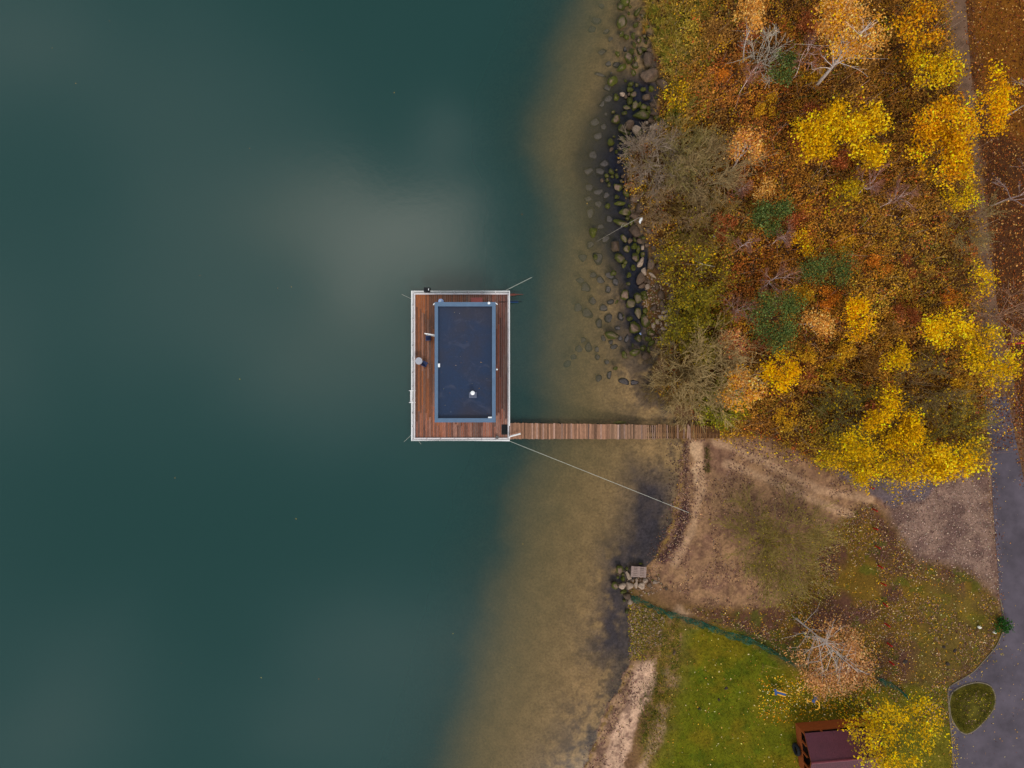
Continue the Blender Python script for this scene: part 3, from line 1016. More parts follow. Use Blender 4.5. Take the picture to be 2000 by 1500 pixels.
# ------------------------------------------------------------------ stones
# plan x, y, half sizes, kind (m mossy, h half mossy, b bare, l pale, s sunken), tilt
ROCKS = """1222 3 9 11 m 0;1214 15 9 7 m 10;1244 26 10 5 m 55;1216 46 9 11 h -20;1222 73 5 5 m 0;1237 72 4 6 m 0;1238 88 4 5 m 0;1248 80 4 7 h -15
1258 97 6 4 m -15;1249 102 5 7 h 15;1235 102 5 6 m 0;1226 114 8 10 h 15;1240 116 3 5 m 0;1215 132 10 5 m 30;1241 128 6 6 h 30;1237 143 4 5 m 0
1265 118 11 12 b 10;1187 52 8 5 s 30;1194 68 6 5 s 0;1178 93 10 7 s 38;1222 92 4 6 s 0;1191 117 7 5 s 20;1205 120 8 6 s 0;1174 138 12 4 s -15;1196 136 4 3 s 30
1274 15 10 9 b 0;1292 123 7 7 b 0;1167 30 10 8 s 0;1158 47 8 8 s 0;1177 3 7 5 s 0;1268 151 15 13 b 10;1294 166 12 14 b 30;1196 159 8 9 m -15;1190 165 10 9 s 0
1231 165 5 5 m 0;1243 167 4 4 m 0;1230 176 6 5 m 0;1271 173 5 6 m 0;1238 185 7 5 h 30;1263 192 8 7 b 0;1203 191 6 6 m -20;1214 185 5 5 l 0;1229 197 6 7 m 0
1223 210 7 4 h -5;1239 208 6 9 h -20;1248 205 4 6 m -10;1257 210 7 7 h 40;1265 212 4 4 m 0;1279 222 12 7 b -5;1198 219 4 4 m 0;1219 222 5 4 m 0;1250 227 14 9 h -10
1203 236 9 8 h 20;1285 232 8 6 m 0;1230 246 9 8 b 25;1243 253 9 6 l 30;1213 252 5 7 h 10;1224 260 8 5 m -15;1250 258 5 7 m -20;1256 244 4 5 b 15;1263 241 3 3 l 0
1270 237 4 5 b 20;1262 252 5 6 b 0;1272 249 4 5 l 0;1281 248 7 7 l 0;1292 249 4 8 l -25;1274 263 6 6 l 0;1255 268 7 5 b 15;1216 273 6 5 h -20;1194 279 6 7 m 0
1199 267 3 3 m 0;1238 275 6 6 h 0;1178 197 6 11 s -30;1190 188 11 8 s 0;1165 232 11 11 s 0;1185 218 4 6 s 0;1170 260 10 9 s 0;1180 243 6 7 s 0;1275 205 6 4 b 0
1221 295 5 6 m 0;1225 306 5 4 m 0;1194 335 5 6 m 10;1172 332 10 11 s 0;1150 330 10 10 s 0;1152 361 8 11 s 0;1170 371 11 8 s 0;1155 412 10 13 s 10;1170 395 8 8 s 0
1205 367 8 7 h -10;1222 379 6 6 m 0;1240 388 13 8 b 5;1249 407 10 9 b 0;1210 397 10 4 m 0;1187 404 6 5 m 15;1220 415 11 7 h 5;1240 421 8 6 b 0;1213 436 13 6 h -15
1233 436 4 7 m -20;1158 455 8 9 m 20;1238 453 9 12 b 30;1265 451 10 7 b -20;1218 466 5 8 h 10;1202 481 8 13 b -5;1224 486 6 6 h 20;1239 469 3 5 m 20;1249 472 7 4 b -20
1256 465 4 4 m 0;1246 486 4 8 m 0;1238 482 5 6 m 0;1255 484 3 5 l 0;1255 497 4 6 h 0;1239 503 7 10 h 15;1210 504 8 9 h 10;1251 513 5 9 l -25;1217 518 4 5 m 0
1220 512 4 4 m 0;1236 524 4 6 m 10;1164 502 4 6 m 0;1168 500 11 14 s 0;1197 533 6 5 m 15;1193 537 11 8 s 0;1228 538 5 5 m 0;1227 554 5 4 m -10;1204 550 7 9 s 0
1190 564 7 7 s 0;1271 515 9 10 b 0;1293 475 9 8 b 0;1286 500 11 8 b 10;1265 479 6 5 b 0;1277 485 5 5 b 0;1285 521 6 6 b 0;1249 547 8 12 b -20;1258 529 5 8 l 10
1252 559 7 6 b 20;1265 560 5 5 l 0;1261 547 4 6 b 0;1275 539 8 3 l -35;1283 561 5 6 b 0;1275 565 4 4 b 0;1267 552 4 4 b 0;1300 550 3 4 b 0;1145 558 12 11 s 10
1135 545 9 8 s 0;1219 577 8 9 h 0;1244 582 8 9 h -15;1231 594 9 8 h 0;1257 573 5 5 m 0;1259 582 5 5 h 0;1244 610 6 12 h 5;1230 622 5 5 m 30;1259 628 9 12 h 10
1238 642 10 11 h 0;1192 653 13 8 h -5;1246 662 7 7 h 0;1289 577 8 8 b 0;1310 582 7 9 b 10;1277 602 7 6 b 0;1260 607 5 7 m -20;1293 598 7 9 b 20;1297 609 7 4 l 10
1306 608 3 4 l 0;1321 606 9 11 b -20;1309 617 7 6 b 0;1290 619 5 5 l 0;1298 621 5 6 l 0;1283 628 5 5 l 0;1275 636 4 5 l 0;1301 634 5 4 l 0;1295 643 5 3 l 0
1288 649 4 5 b 0;1270 651 7 6 h 0;1265 662 7 5 m 0;1279 657 5 5 b 0;1272 671 7 5 m 20;1283 667 4 6 b 0;1293 664 3 7 l -20;1305 650 7 5 b -30;1309 670 5 6 l 0
1255 680 5 6 m 0;1238 688 9 6 h 20;1266 683 3 6 m 10;1219 694 6 8 h 10;1262 697 9 7 b -20;1202 719 4 4 m 0;1204 590 6 2 m 50;1195 588 8 6 s 0;1218 618 2 4 m 0
1213 619 6 9 s 0;1235 674 2 4 m 0;1150 610 12 11 s 0;1172 630 9 9 s 0;1190 620 8 9 s 0;1152 676 8 10 s 0;1140 663 6 6 s 0;1133 680 8 8 s 40;1122 697 7 6 s 0
1110 710 8 8 s 30;1213 660 5 5 s 0;1225 662 5 9 s 0;1195 668 5 6 s 0;1201 677 7 6 s 0;1168 682 5 6 s 0;1170 697 6 6 s 0;1188 707 5 5 s 0;1192 732 6 9 s 0
1170 738 7 8 s 0;1220 745 12 6 s -20;1240 747 10 5 s 10;1180 600 8 8 s 0;1160 585 8 8 s 0;1209 1112 6 8 h -10;1227 1124 5 8 l 35;1217 1130 4 5 m -20;1207 1127 3 3 m 0
1216 1121 3 4 m 0;1201 1141 7 7 h 0;1216 1143 7 6 l 0;1229 1143 7 7 l 0;1242 1142 4 6 l -15;1253 1144 7 6 l 30;1259 1133 5 5 l 0;1250 1132 3 3 b 0;1244 1133 3 4 l 0
1236 1133 2 3 l 0;1277 1135 5 4 l 0;1299 1147 4 4 b 0;1217 1154 5 5 m 0;1226 1164 8 6 b 0;1231 1174 7 5 l -10;1219 1172 4 3 m -30;1225 1110 3 3 m 0;1250 1101 4 2 m 0
1267 1141 4 5 b 0;1224 1193 4 4 m 0;1230 1192 3 3 m 0;1314 1271 4 4 b 0;1180 318 10 9 s 0;1160 300 9 10 s 0;1150 385 8 7 s 0;1185 380 7 7 s 0;1192 425 9 8 s 0
1175 440 7 6 s 0;1185 465 10 8 s 0;1155 475 8 8 s 0;1140 500 9 8 s 0;1175 545 8 8 s 0;1160 535 7 6 s 0;1130 600 9 9 s 0;1208 640 6 5 s 0;1180 660 6 6 s 0"""
LAND = [(1281, 130, 'the big brown boulder pair'), (1300, 45, 'the yellow-green reeds'), (1252, 430, 'the white plastic bag'), (1240, 315, 'the grey shoreline bush'),
        (1188, 460, 'the long pale branch'), (1252, 652, 'the pale blue scrap'), (1335, 615, 'the dark olive bush'), (1300, 730, 'the tan bare bush'),
        (1250, 1117, 'the grey pallet'), (1245, 1172, 'the torn green netting'), (1190, 830, 'the pier'), (1262, 240, 'the pale cobble patch')]
DIRS = ['right of', 'up and right of', 'above', 'up and left of', 'left of', 'down and left of', 'below', 'down and right of']
ORD = ['nearest', 'second nearest', 'third nearest', 'fourth nearest', 'fifth nearest', 'sixth nearest', 'seventh nearest', 'eighth nearest',
       'ninth nearest', 'tenth nearest', 'eleventh nearest', 'twelfth nearest']


def name_by_place(items, landmarks):
    """items: (look, x, y) -> labels that each single one out: look, rank, direction, landmark"""
    buckets = {}
    for i, (look, x, y) in enumerate(items):
        d, lx, ly, nm = min((math.hypot(x - lx, y - ly), lx, ly, nm) for lx, ly, nm in landmarks)
        k = int(round(math.atan2(ly - y, x - lx) / (math.pi / 4))) % 8
        buckets.setdefault((look, nm, k), []).append((d, i))
    out = [''] * len(items)
    for (look, nm, k), v in buckets.items():
        for r, (d, i) in enumerate(sorted(v)):
            rank = '' if len(v) == 1 else ', ' + ORD[min(r, 11)]
            out[i] = f'{look}{rank} {DIRS[k]} {nm}'
    return out


def rock_mesh(cx, cy, cz, a, b_, c, rot, kind, seed):
    import bmesh
    bm = bmesh.new()
    bmesh.ops.create_icosphere(bm, subdivisions=3 if a * b_ > .05 else 2, radius=1)
    r = random.Random(seed)
    o = Vector((r.uniform(-50, 50), r.uniform(-50, 50), r.uniform(-50, 50)))
    planes = [(Vector((r.gauss(0, 1), r.gauss(0, 1), r.gauss(0, .7))).normalized(), r.uniform(.45, .8)) for _ in range(9)]
    ca, sa = math.cos(rot), math.sin(rot)
    V, Cc = [], []
    bare = Vector((r.uniform(-.35, .35), r.uniform(-.55, .1), 1)).normalized()
    bt = r.uniform(.55, .8)
    tone = r.uniform(.75, 1.2)
    pink = r.random()
    for v in bm.verts:
        p = v.co.copy()
        for n_, d_ in planes:
            e = p.dot(n_) - d_
            if e > 0:
                p -= n_ * e * .85
        p *= 1 + .10 * mnoise.noise(p * 1.7 + o) + .04 * mnoise.noise(p * 5 + o)
        nn = v.co.normalized()
        m = mnoise.noise(p * 2.3 + o) * .35
        q = mnoise.noise(p * 7 + o)
        stone = np.array(lin(124, 98, 82)) if pink > .45 else np.array(lin(112, 94, 72))
        if kind == 'l':
            stone = np.array(lin(168, 142, 122))
        if kind == 'b':
            stone = np.array(lin(98, 76, 60))
        stone = stone * tone * (1 + .45 * q) * .74
        moss = np.array(lin(62, 62, 8)) * (1 + .5 * q) * tone
        dark = np.array(lin(26, 28, 22))
        amt = {'m': 1.0, 'h': 1.0, 'b': .25, 'l': .12, 's': .3}[kind]
        cover = amt
        if kind in 'mh':
            t = nn.dot(bare) + m
            lim = bt if kind == 'h' else .93
            cover = 1 - min(1, max(0, (t - lim) / .16))
        else:
            cover = amt if nn.z + m < .35 else 0
        col = stone * (1 - cover) + moss * cover
        wz = p.z * c + cz
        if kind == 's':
            col = np.array(lin(112, 100, 98)) * (1 + .3 * q) * tone * (1 if nn.z > .55 else .16)  # shade ring painted into the algae-dark sides of sunken stones
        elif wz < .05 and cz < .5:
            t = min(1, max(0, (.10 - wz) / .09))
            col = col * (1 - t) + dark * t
        V.append((cx + p.x * a * ca - p.y * b_ * sa, cy + p.x * a * sa + p.y * b_ * ca, wz))
        Cc.append((*col, 1))
    Fc = [tuple(v.index for v in f.verts) for f in bm.faces]
    bm.free()
    return V, Fc, Cc


rows = [r.split() for r in ROCKS.replace('\n', ';').split(';')]
rows = [(float(r[0]), float(r[1]), float(r[2]), float(r[3]), r[4], float(r[5])) for r in rows]
LOOK = {'m': 'green mossy stone', 'h': 'half-mossy stone', 'b': 'bare brown stone', 'l': 'pale bare stone', 's': 'sunken grey stone'}
rr_ = random.Random(31)
while len(rows) < 296:
    y = rr_.uniform(4, 480)
    x = np.interp(y, _sy, _sx) - rr_.uniform(4, 74) * rr_.random() ** .6 - 4
    a = rr_.uniform(2.6, 5.2)
    if all(math.hypot(x - r[0], y - r[1]) > (r[2] + r[3]) / 2 * .95 + a for r in rows):
        rows.append((x, y, a, a * rr_.uniform(.7, 1.3), rr_.choice('mmmmhb'), rr_.uniform(-50, 50)))
items = []
for x, y, a, b_, k, rot in rows:
    ar = a * b_
    size = 'large ' if ar > 95 else 'medium-sized ' if ar > 42 else 'small ' if ar > 20 else 'tiny '
    if k != 's' and max(a, b_) > 1.75 * min(a, b_):
        size += 'long '
    items.append((size + LOOK[k], x, y))
labels = name_by_place(items, LAND)
OVER = {(1268, 151): 'biggest rounded brown boulder, left one of the pair against the reeds', (1294, 166): 'big brown boulder, right one of the pair under the reeds',
        (1250, 1132): 'tiny orange-brown stone just below the grey pallet', (1265, 118): 'large brown boulder half under the reeds, above the boulder pair',
        (1314, 1271): 'small round grey stone alone in the yellow scrub below the netting'}
for i, ((x, y, a, b_, k, rot), lb) in enumerate(zip(rows, labels)):
    lb = OVER.get((int(x), int(y)), lb)
    gr_ = 1.12 if k == 's' else 1.28
    a, b_ = a / S * gr_, b_ / S * gr_
    mn = min(a, b_)
    wx, wy, _ = P(x, y, .05)
    gh = gz(wx, wy)
    c = mn * .8
    if k == 's':
        c = mn * .55
        top = max(gh + c * 1.3, -.55)
        cz = min(top, -.09) - c * .8
    elif gh < 0:
        cz = .09 + .25 * c if k == 'm' else .10 + .35 * c
        c = max(c, .16)
    else:
        cz = gh + c * .35
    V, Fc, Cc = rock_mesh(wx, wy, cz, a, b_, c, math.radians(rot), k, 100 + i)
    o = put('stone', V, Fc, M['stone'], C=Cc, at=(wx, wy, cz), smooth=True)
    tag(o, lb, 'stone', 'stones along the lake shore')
for px, py, nm in ((1911, 1224, 'left'), (1941, 1234, 'right')):
    x, y, z = G(px, py)
    V, Fc, Cc = rock_mesh(x, y, z + .1, .17, .16, .16, 0, 'l', px)
    Cc = [(.62, .57, .5, 1)] * len(Cc)
    lb = 'white round boulder on the verge, away from the road edge' if nm == 'left' else 'white round boulder beside the small green bush at the road'
    tag(put('white_boulder', V, Fc, M['stone'], C=Cc, at=(x, y, z), smooth=True), lb, 'boulder', 'white boulders on the verge')


def scrap(name, label, cat, px, py, z, sx, sy, m, rot=0.0, seed=1):
    """crumpled sheet of plastic: a lumpy closed shell"""
    x, y, _ = P(px, py, z)
    V, F_, C_ = rock_mesh(x, y, z, sx, sy, .12, rot, 'l', seed)
    r = random.Random(seed)
    V = [(p[0] + r.gauss(0, .02), p[1] + r.gauss(0, .02), p[2] + r.gauss(0, .02)) for p in V]
    return tag(put(name, V, F_, m, at=(x, y, z)), label, cat)


scrap('plastic_bag', 'white crumpled plastic bag caught between stones at the end of the pale branch', 'bag', 1252, 430, .55, .13, .28, M['bag'], math.radians(-20), 5)
scrap('plastic_scrap', 'pale blue plastic scrap floating beside a large mossy stone', 'litter', 1250, 652, .04, .09, .12, M['paleblue'], .4, 6)
scrap('paper_scrap', 'tiny white scrap lying among the brown leaves', 'litter', 1394, 462, .9, .09, .09, M['bag'], 0, 7)
b = MB()
b.tube([P(1165, 472, .1), P(1200, 452, .45), P(1228, 436, .7), P(1250, 424, .9)], [.008, .014, .02, .026], 6, col=lin(134, 124, 114))
b.tube([P(1213, 443, .58), P(1218, 436, .62)], [.02, .008], 5, col=lin(160, 150, 140))
tag(b.build('fallen_branch', M['bark'], at=P(1210, 446, .4)), 'long thin pale branch lying over the stones and the water', 'branch')

# loose pebbles of the rocky banks: nobody would count them
b = MB()
PB = [[(1262, 540), (1300, 530), (1328, 590), (1318, 700), (1275, 690), (1255, 620)], [(1236, 1176), (1300, 1205), (1290, 1260), (1240, 1275), (1230, 1225)],
      [(1262, 235), (1300, 232), (1290, 275), (1255, 280)], [(1205, 1105), (1285, 1120), (1300, 1150), (1225, 1180)]]
oct_ = np.array([(1, 0, 0), (-1, 0, 0), (0, 1, 0), (0, -1, 0), (0, 0, 1), (0, 0, -1)], float)
of = [(0, 2, 4), (2, 1, 4), (1, 3, 4), (3, 0, 4), (2, 0, 5), (1, 2, 5), (3, 1, 5), (0, 3, 5)]
for poly, cnt in zip(PB, (900, 700, 200, 160)):
    A = np.array(poly, float)
    k = 0
    while k < cnt:
        q = (random.uniform(A[:, 0].min(), A[:, 0].max()), random.uniform(A[:, 1].min(), A[:, 1].max()))
        if in_poly([q[0]], [q[1]], poly)[0] < 0:
            continue
        x, y, z = G(*q)
        s_ = random.uniform(.03, .085)
        pc = np.array(random.choice([lin(140, 112, 92), lin(104, 78, 58), lin(168, 140, 118), lin(96, 88, 30)])) * random.uniform(.7, 1.2)
        rot = random.uniform(0, 3.14)
        W_ = oct_ * np.array([s_ * random.uniform(.8, 1.5), s_, s_ * .7]) + np.array([random.gauss(0, .008), 0, 0])
        W_ = np.stack([W_[:, 0] * math.cos(rot) - W_[:, 1] * math.sin(rot), W_[:, 0] * math.sin(rot) + W_[:, 1] * math.cos(rot), W_[:, 2]], 1)
        b.add(W_ + np.array([x, y, z + s_ * .4]), of, pc)
        k += 1
tag(b.build('gravel', M['stone'], smooth=True), 'loose pebbles and cobbles on the rocky bank', 'gravel', kind='stuff')
#PART3
# ------------------------------------------------------------------ leaves, twigs, trees
def leaf_quads(Pn, size, up=.5, rng=RNG):
    """diamond leaves at points Pn with random tilt; returns verts and quads"""
    n = len(Pn)
    nrm = rng.normal(size=(n, 3))
    nrm /= np.linalg.norm(nrm, axis=1, keepdims=True)
    nrm[:, 2] = np.abs(nrm[:, 2]) + up
    nrm /= np.linalg.norm(nrm, axis=1, keepdims=True)
    t = rng.normal(size=(n, 3))
    u = np.cross(nrm, t)
    u /= np.maximum(np.linalg.norm(u, axis=1, keepdims=True), 1e-6)
    v = np.cross(nrm, u)
    s = (size * rng.uniform(.45, 1.6, n))[:, None]
    V = np.stack([Pn - u * s * .5, Pn + v * s * .32 - u * s * .05, Pn + u * s * .5, Pn - v * s * .32 - u * s * .05], 1)
    return V.reshape(-1, 3), np.arange(4 * n).reshape(n, 4)


def pal(colors, n, jit=.22, rng=RNG):
    A = np.array(colors)
    c = A[rng.integers(0, len(A), n)]
    return c * np.exp(rng.normal(0, jit, (n, 1))) * np.exp(rng.normal(0, .06, (n, 3)))


def col4(c, rep):
    c = np.clip(c, .003, .9)
    return np.repeat(np.concatenate([c, np.ones((len(c), 1))], 1), rep, axis=0)


YEL = [lin(244, 186, 14), lin(226, 164, 14), lin(250, 200, 36), lin(196, 142, 16), lin(160, 118, 20)]
ORY = [lin(240, 166, 20), lin(224, 142, 18), lin(248, 184, 34), lin(190, 118, 16), lin(150, 98, 18)]
OLY = [lin(212, 164, 22), lin(190, 150, 24), lin(228, 178, 22), lin(146, 122, 24)]
PEA = [lin(226, 164, 82), lin(214, 146, 62), lin(196, 126, 46), lin(230, 178, 104)]
PNK = [lin(186, 110, 68), lin(166, 92, 58), lin(200, 132, 80)]
GRN = [lin(92, 106, 48), lin(70, 90, 46), lin(106, 116, 64), lin(104, 98, 40), lin(50, 66, 34)]
OLV = [lin(150, 130, 36), lin(124, 108, 30), lin(170, 144, 40), lin(104, 100, 30)]
WHT = lin(196, 178, 168)
GRY = lin(150, 132, 116)
BRN = lin(92, 66, 46)


def limbs(base, top, targets, r0, col, rng, wob=.12):
    """tapered wavy trunk and limbs that reach the targets; list of segments"""
    segs = []
    base, top = np.array(base, float), np.array(top, float)
    n = 8
    L_ = np.linalg.norm(top - base)
    ph = rng.uniform(0, 6.28, 2)
    T = []
    for i in range(n + 1):
        t = i / n
        p = base * (1 - t) + top * t
        p[0] += wob * L_ * .25 * math.sin(t * 4 + ph[0]) * t * (1.2 - t)
        p[1] += wob * L_ * .25 * math.sin(t * 5 + ph[1]) * t * (1.2 - t)
        T.append(p)
    rad = [r0 * (1 - .85 * i / n) for i in range(n + 1)]
    for i in range(n):
        segs.append((*T[i], *T[i + 1], rad[i], rad[i + 1], *col))
    for q in targets:
        k = rng.integers(max(1, int(n * .45)), n)
        a = T[k]
        q = np.array(q, float)
        m = (a + q) / 2 + rng.normal(0, .06, 3) * np.linalg.norm(q - a)
        m[2] += .06 * np.linalg.norm(q - a)
        r = rad[k] * .55
        segs.append((*a, *m, r, r * .6, *col))
        segs.append((*m, *q, r * .6, r * .2, *col))
        for _ in range(3):
            e = q + rng.normal(0, .22, 3) * np.linalg.norm(q - a)
            segs.append((*m, *((m + e) / 2 + rng.normal(0, .05, 3)), r * .35, r * .2, *col))
            segs.append((*((m + e) / 2), *e, r * .2, r * .06, *col))
    return segs


TREES = []
BARE = []


def tree(name, label, cat, px, py, zc, rx, ry, colors, n, leaf=.17, lobes=None, base=None, bark=BRN, r0=.10, up=.55, tilt=0.0,
         thick=.55, group=None, gap=.5, seed=None, wob=.12, mtl='leaf', shift=(0, 0), clus=15, spread=.27, topat=None, fan=0, zdrop=0.0):
    rng = np.random.default_rng(seed if seed is not None else int(px * 7 + py))
    k = (H - zc) / H / S
    c = np.array(P(px, py, zc))
    if base is None:
        g0 = gz(c[0], c[1])
        b0 = np.array([c[0] + rng.normal(0, .15), c[1] + rng.normal(0, .15), max(g0, -.3)])
    else:
        b0 = np.array(G(*base))
    RX, RY = rx * k, ry * k
    RZ_ = max(.4, min(zc * .62, thick * (RX + RY) / 2 * 1.3))
    if lobes is None:
        m = max(6, int(7 + RX * RY * 2.0))
        lobes = []
        for i in range(m):
            t = rng.uniform(0, 6.28)
            r = math.sqrt(rng.uniform(.03, .85))
            lobes.append((r * math.cos(t), r * math.sin(t), rng.uniform(.22, .46)))
    ct, st_ = math.cos(tilt), math.sin(tilt)
    L3 = []
    for (u, v, r) in lobes:
        x, y = u * RX, v * RY
        x, y = x * ct - y * st_, x * st_ + y * ct
        L3.append((c + np.array([x, y, rng.uniform(-.3, .45) * RZ_]), r * math.sqrt(RX * RY), r * RZ_ * 1.25))
    area = np.array([l[1] ** 2 for l in L3])
    prob = area / area.sum()
    n = int(n * 1.35)
    nc = max(6, n // clus)
    pick = rng.choice(len(L3), nc, p=prob)
    d = rng.normal(size=(nc, 3))
    d /= np.linalg.norm(d, axis=1, keepdims=True)
    d[:, 2] = np.where(rng.random(nc) < .7, np.abs(d[:, 2]), d[:, 2])
    rr = np.abs(rng.normal(.78, .26, nc))
    cc = np.array([L3[i][0] for i in pick]) + d * rr[:, None] * np.array([[L3[i][1], L3[i][1], L3[i][2]] for i in pick])
    cc[:, 2] = np.maximum(cc[:, 2], .35)
    nz_ = fbm(cc[:, 0] + 500, cc[:, 1] + 500, .8, 71 + int(px) % 7)
    cc = cc[nz_ > gap * .78]
    cb = np.exp(rng.normal(0, .24, (len(cc), 1)))
    cw = rng.integers(0, len(colors), len(cc))
    per = max(4, n // max(1, len(cc)))
    pts = np.repeat(cc, per, axis=0) + rng.normal(0, spread, (len(cc) * per, 3)) * np.array([1, 1, .6])
    A = np.array(colors)
    mixw = rng.random((len(pts), 1)) < .55
    colr = np.where(mixw, A[np.repeat(cw, per)], A[rng.integers(0, len(A), len(pts))]) * np.repeat(cb, per, axis=0)
    colr *= np.exp(rng.normal(0, .15, (len(pts), 1)))
    root = thing(name, label, cat, tuple(b0), group)
    V, Fq = leaf_quads(pts, leaf * .84, up, rng)
    put('crown', V, Fq, M[mtl], root, col4(colr, 4))
    top = c + np.array([shift[0], shift[1], RZ_ * .45]) if topat is None else np.array(P(*topat))
    tg = [l[0] + rng.normal(0, .1, 3) for l in L3]
    mb = MB()
    mb.segs(limbs(b0 - np.array([0, 0, .1]), top, tg, r0, bark, rng, wob), 6)
    if fan:
        sg_ = []
        for i in range(fan):
            t_ = rng.uniform(.12 if fan > 20 else .3, .97)
            a_ = b0 * (1 - t_) + top * t_
            an = rng.uniform(0, 6.283)
            L_ = min(1.15 - t_, .35 + t_) * 2.6 * rng.uniform(.6, 1.2)
            d_ = np.array([math.cos(an), math.sin(an), .55])
            p_ = a_
            r_ = r0 * .34 * (1.2 - t_)
            for s_ in range(4):
                d_ = d_ + rng.normal(0, .12, 3)
                q_ = p_ + d_ * L_ / 4
                sg_.append((*p_, *q_, max(r_, .012), max(r_ * .75, .010), *bark))
                e_ = q_ + (d_ + rng.normal(0, .5, 3)) * L_ * .22
                sg_.append((*q_, *e_, .011, .008, *bark))
                p_, r_ = q_, r_ * .75
        mb.segs(sg_, 4)
    mb.build('trunk', M['bark'], root)
    TREES.append((px, py, label))
    return root


def twig_tree(name, label, cat, px, py, rpx, h, col, stems, seed, lean=(0, 0), up=.55, r0=.035, trunk=None, group=None, tipcol=None, depth=3, zb=None, n0=0.0,
              fork=3, leaves=None, sparse=1.0, base_spread=.15):
    """leafless shrub or tree: stems that fork into ever finer twigs"""
    rng = np.random.default_rng(seed)
    bx_, by_, bz = G(px, py)
    bz = max(bz, -.3) if zb is None else zb
    R = rpx / S
    if trunk is None and rpx > 30:
        BARE.append((px, py, rpx))
    root = thing(name, label, cat, (bx_, by_, bz), group)
    segs = []
    tips = []
    tipcol = col if tipcol is None else tipcol
    col, tipcol = np.array(col), np.array(tipcol)

    def grow(p, d, L_, r, lv):
        n = 3
        for i in range(n):
            d = d + rng.normal(0, .13, 3)
            d /= np.linalg.norm(d)
            q = p + d * L_ / n
            t = lv / depth
            c = (col * (1 - t) + tipcol * t) * math.exp(rng.normal(0, .12))
            r2 = r * .82
            segs.append((*p, *q, max(r, .0115), max(r2, .0105), *c))
            p, r = q, r2
            if lv < depth and (i > 0 or lv > 0):
                for _ in range(fork if i == n - 1 else max(1, fork - 2)):
                    e = d + rng.normal(0, .42, 3)
                    e[2] += .06
                    e /= np.linalg.norm(e)
                    grow(p, e, L_ * rng.uniform(.5, .78), r * .62, lv + 1)
        if lv == depth:
            tips.append(p)

    start = np.array([bx_, by_, bz])
    if trunk:
        top = start + np.array([lean[0], lean[1], trunk])
        segs += limbs(start, top, [], r0 * 2.2, tuple(col), rng, .5)
    for s_ in range(stems):
        a = 2 * math.pi * (s_ + rng.uniform(-.4, .4)) / stems
        o = rng.uniform(.2, 1.0)
        d = np.array([math.cos(a) * o + lean[0] * .3, math.sin(a) * o + lean[1] * .3, up * rng.uniform(.6, 1.5)])
        d /= np.linalg.norm(d)
        p0 = start + np.array([math.cos(a), math.sin(a), 0]) * base_spread * R * rng.uniform(0, 1)
        if trunk:
            p0 = start + np.array([lean[0], lean[1], trunk]) * rng.uniform(.45, 1.0)
        L_ = min(math.hypot(R, h) * .52, R / max(.35, math.hypot(d[0], d[1])) * .55) * rng.uniform(.75, 1.1)
        grow(p0, d, L_, r0 * rng.uniform(.7, 1.1), 0)
    mb = MB()
    mb.segs(segs, 3)
    mb.build('branches', M['bark'], root)
    if leaves and tips:
        T = np.array(tips)
        T = T[rng.integers(0, len(T), leaves[1])] + rng.normal(0, .16, (leaves[1], 3))
        T[:, 2] = np.maximum(T[:, 2], .2)
        V, Fq = leaf_quads(T, leaves[2], .5, rng)
        put('foliage', V, Fq, M['leaf'], root, col4(pal(leaves[0], len(T), .25, rng), 4))
    TREES.append((px, py, label))
    return root


# ---- trees with bright yellow and orange crowns
T_ = tree
T_('maple_tree', 'broad bright yellow tree with a lobed crown, left of the golden tree at the trail', 'tree', 1645, 262, 4.6, 88, 58, YEL, 5200, .19,
   lobes=[(-.72, .05, .42), (-.35, .35, .42), (.05, .55, .4), (.3, .1, .4), (.62, .45, .3), (.62, -.5, .36), (.7, -.75, .3), (-.45, -.3, .4), (.1, -.1, .3), (-.8, -.5, .22), (.2, -.7, .16), (.9, .2, .18)], gap=.52)
T_('maple_tree', 'big golden orange tree with its crown over the dirt trail', 'tree', 1832, 275, 5.2, 70, 70, ORY + YEL[:2], 4300, .18, gap=.5)
T_('maple_tree', 'yellow tree reaching over the trail from its right-hand side', 'tree', 1918, 205, 5.0, 42, 66, YEL[:2] + ORY[:2], 1700, .17, gap=.56)
T_('maple_tree', 'bright yellow tree leaning over the left edge of the dirt trail near the top', 'tree', 1832, 132, 4.8, 42, 48, YEL, 1500, .17, tilt=.7, gap=.56)
T_('maple_tree', 'orange-yellow tree at the top beside the trail', 'tree', 1795, 52, 4.6, 42, 44, ORY, 1100, .17, gap=.58)
T_('maple_tree', 'yellow tree with an arching crown beside the trail, above the tree at the trail bend', 'tree', 1848, 652, 4.4, 60, 36, YEL[:3] + OLY[:1], 1800, .17, tilt=.45, gap=.56)
T_('maple_tree', 'yellow tree covering the bend where the trail meets the road', 'tree', 1930, 705, 5.0, 48, 66, ORY[:1] + OLY + YEL[:1], 1900, .17, gap=.56)
T_('maple_tree', 'sparse small yellow tree over the middle of the trail', 'tree', 1910, 550, 4.0, 30, 32, YEL[:2] + OLY[:2], 380, .16, gap=.55)
T_('maple_tree', 'bright golden tree standing out highest above the olive thicket beside the road', 'tree', 1742, 825, 5.2, 48, 54, YEL[:2] + YEL[3:], 2600, .17, gap=.5)
T_('maple_tree', 'olive-yellow thin-leaved tree on the wood edge, leftmost of the yellow trees above the dark path', 'tree', 1652, 878, 3.4, 54, 38, OLY + OLV[:1], 1300, .15, gap=.5)
T_('maple_tree', 'wide yellow tree at the wood edge above the dark strip of path', 'tree', 1720, 888, 4.6, 98, 54, OLY + YEL[:2], 4200, .16, gap=.52)
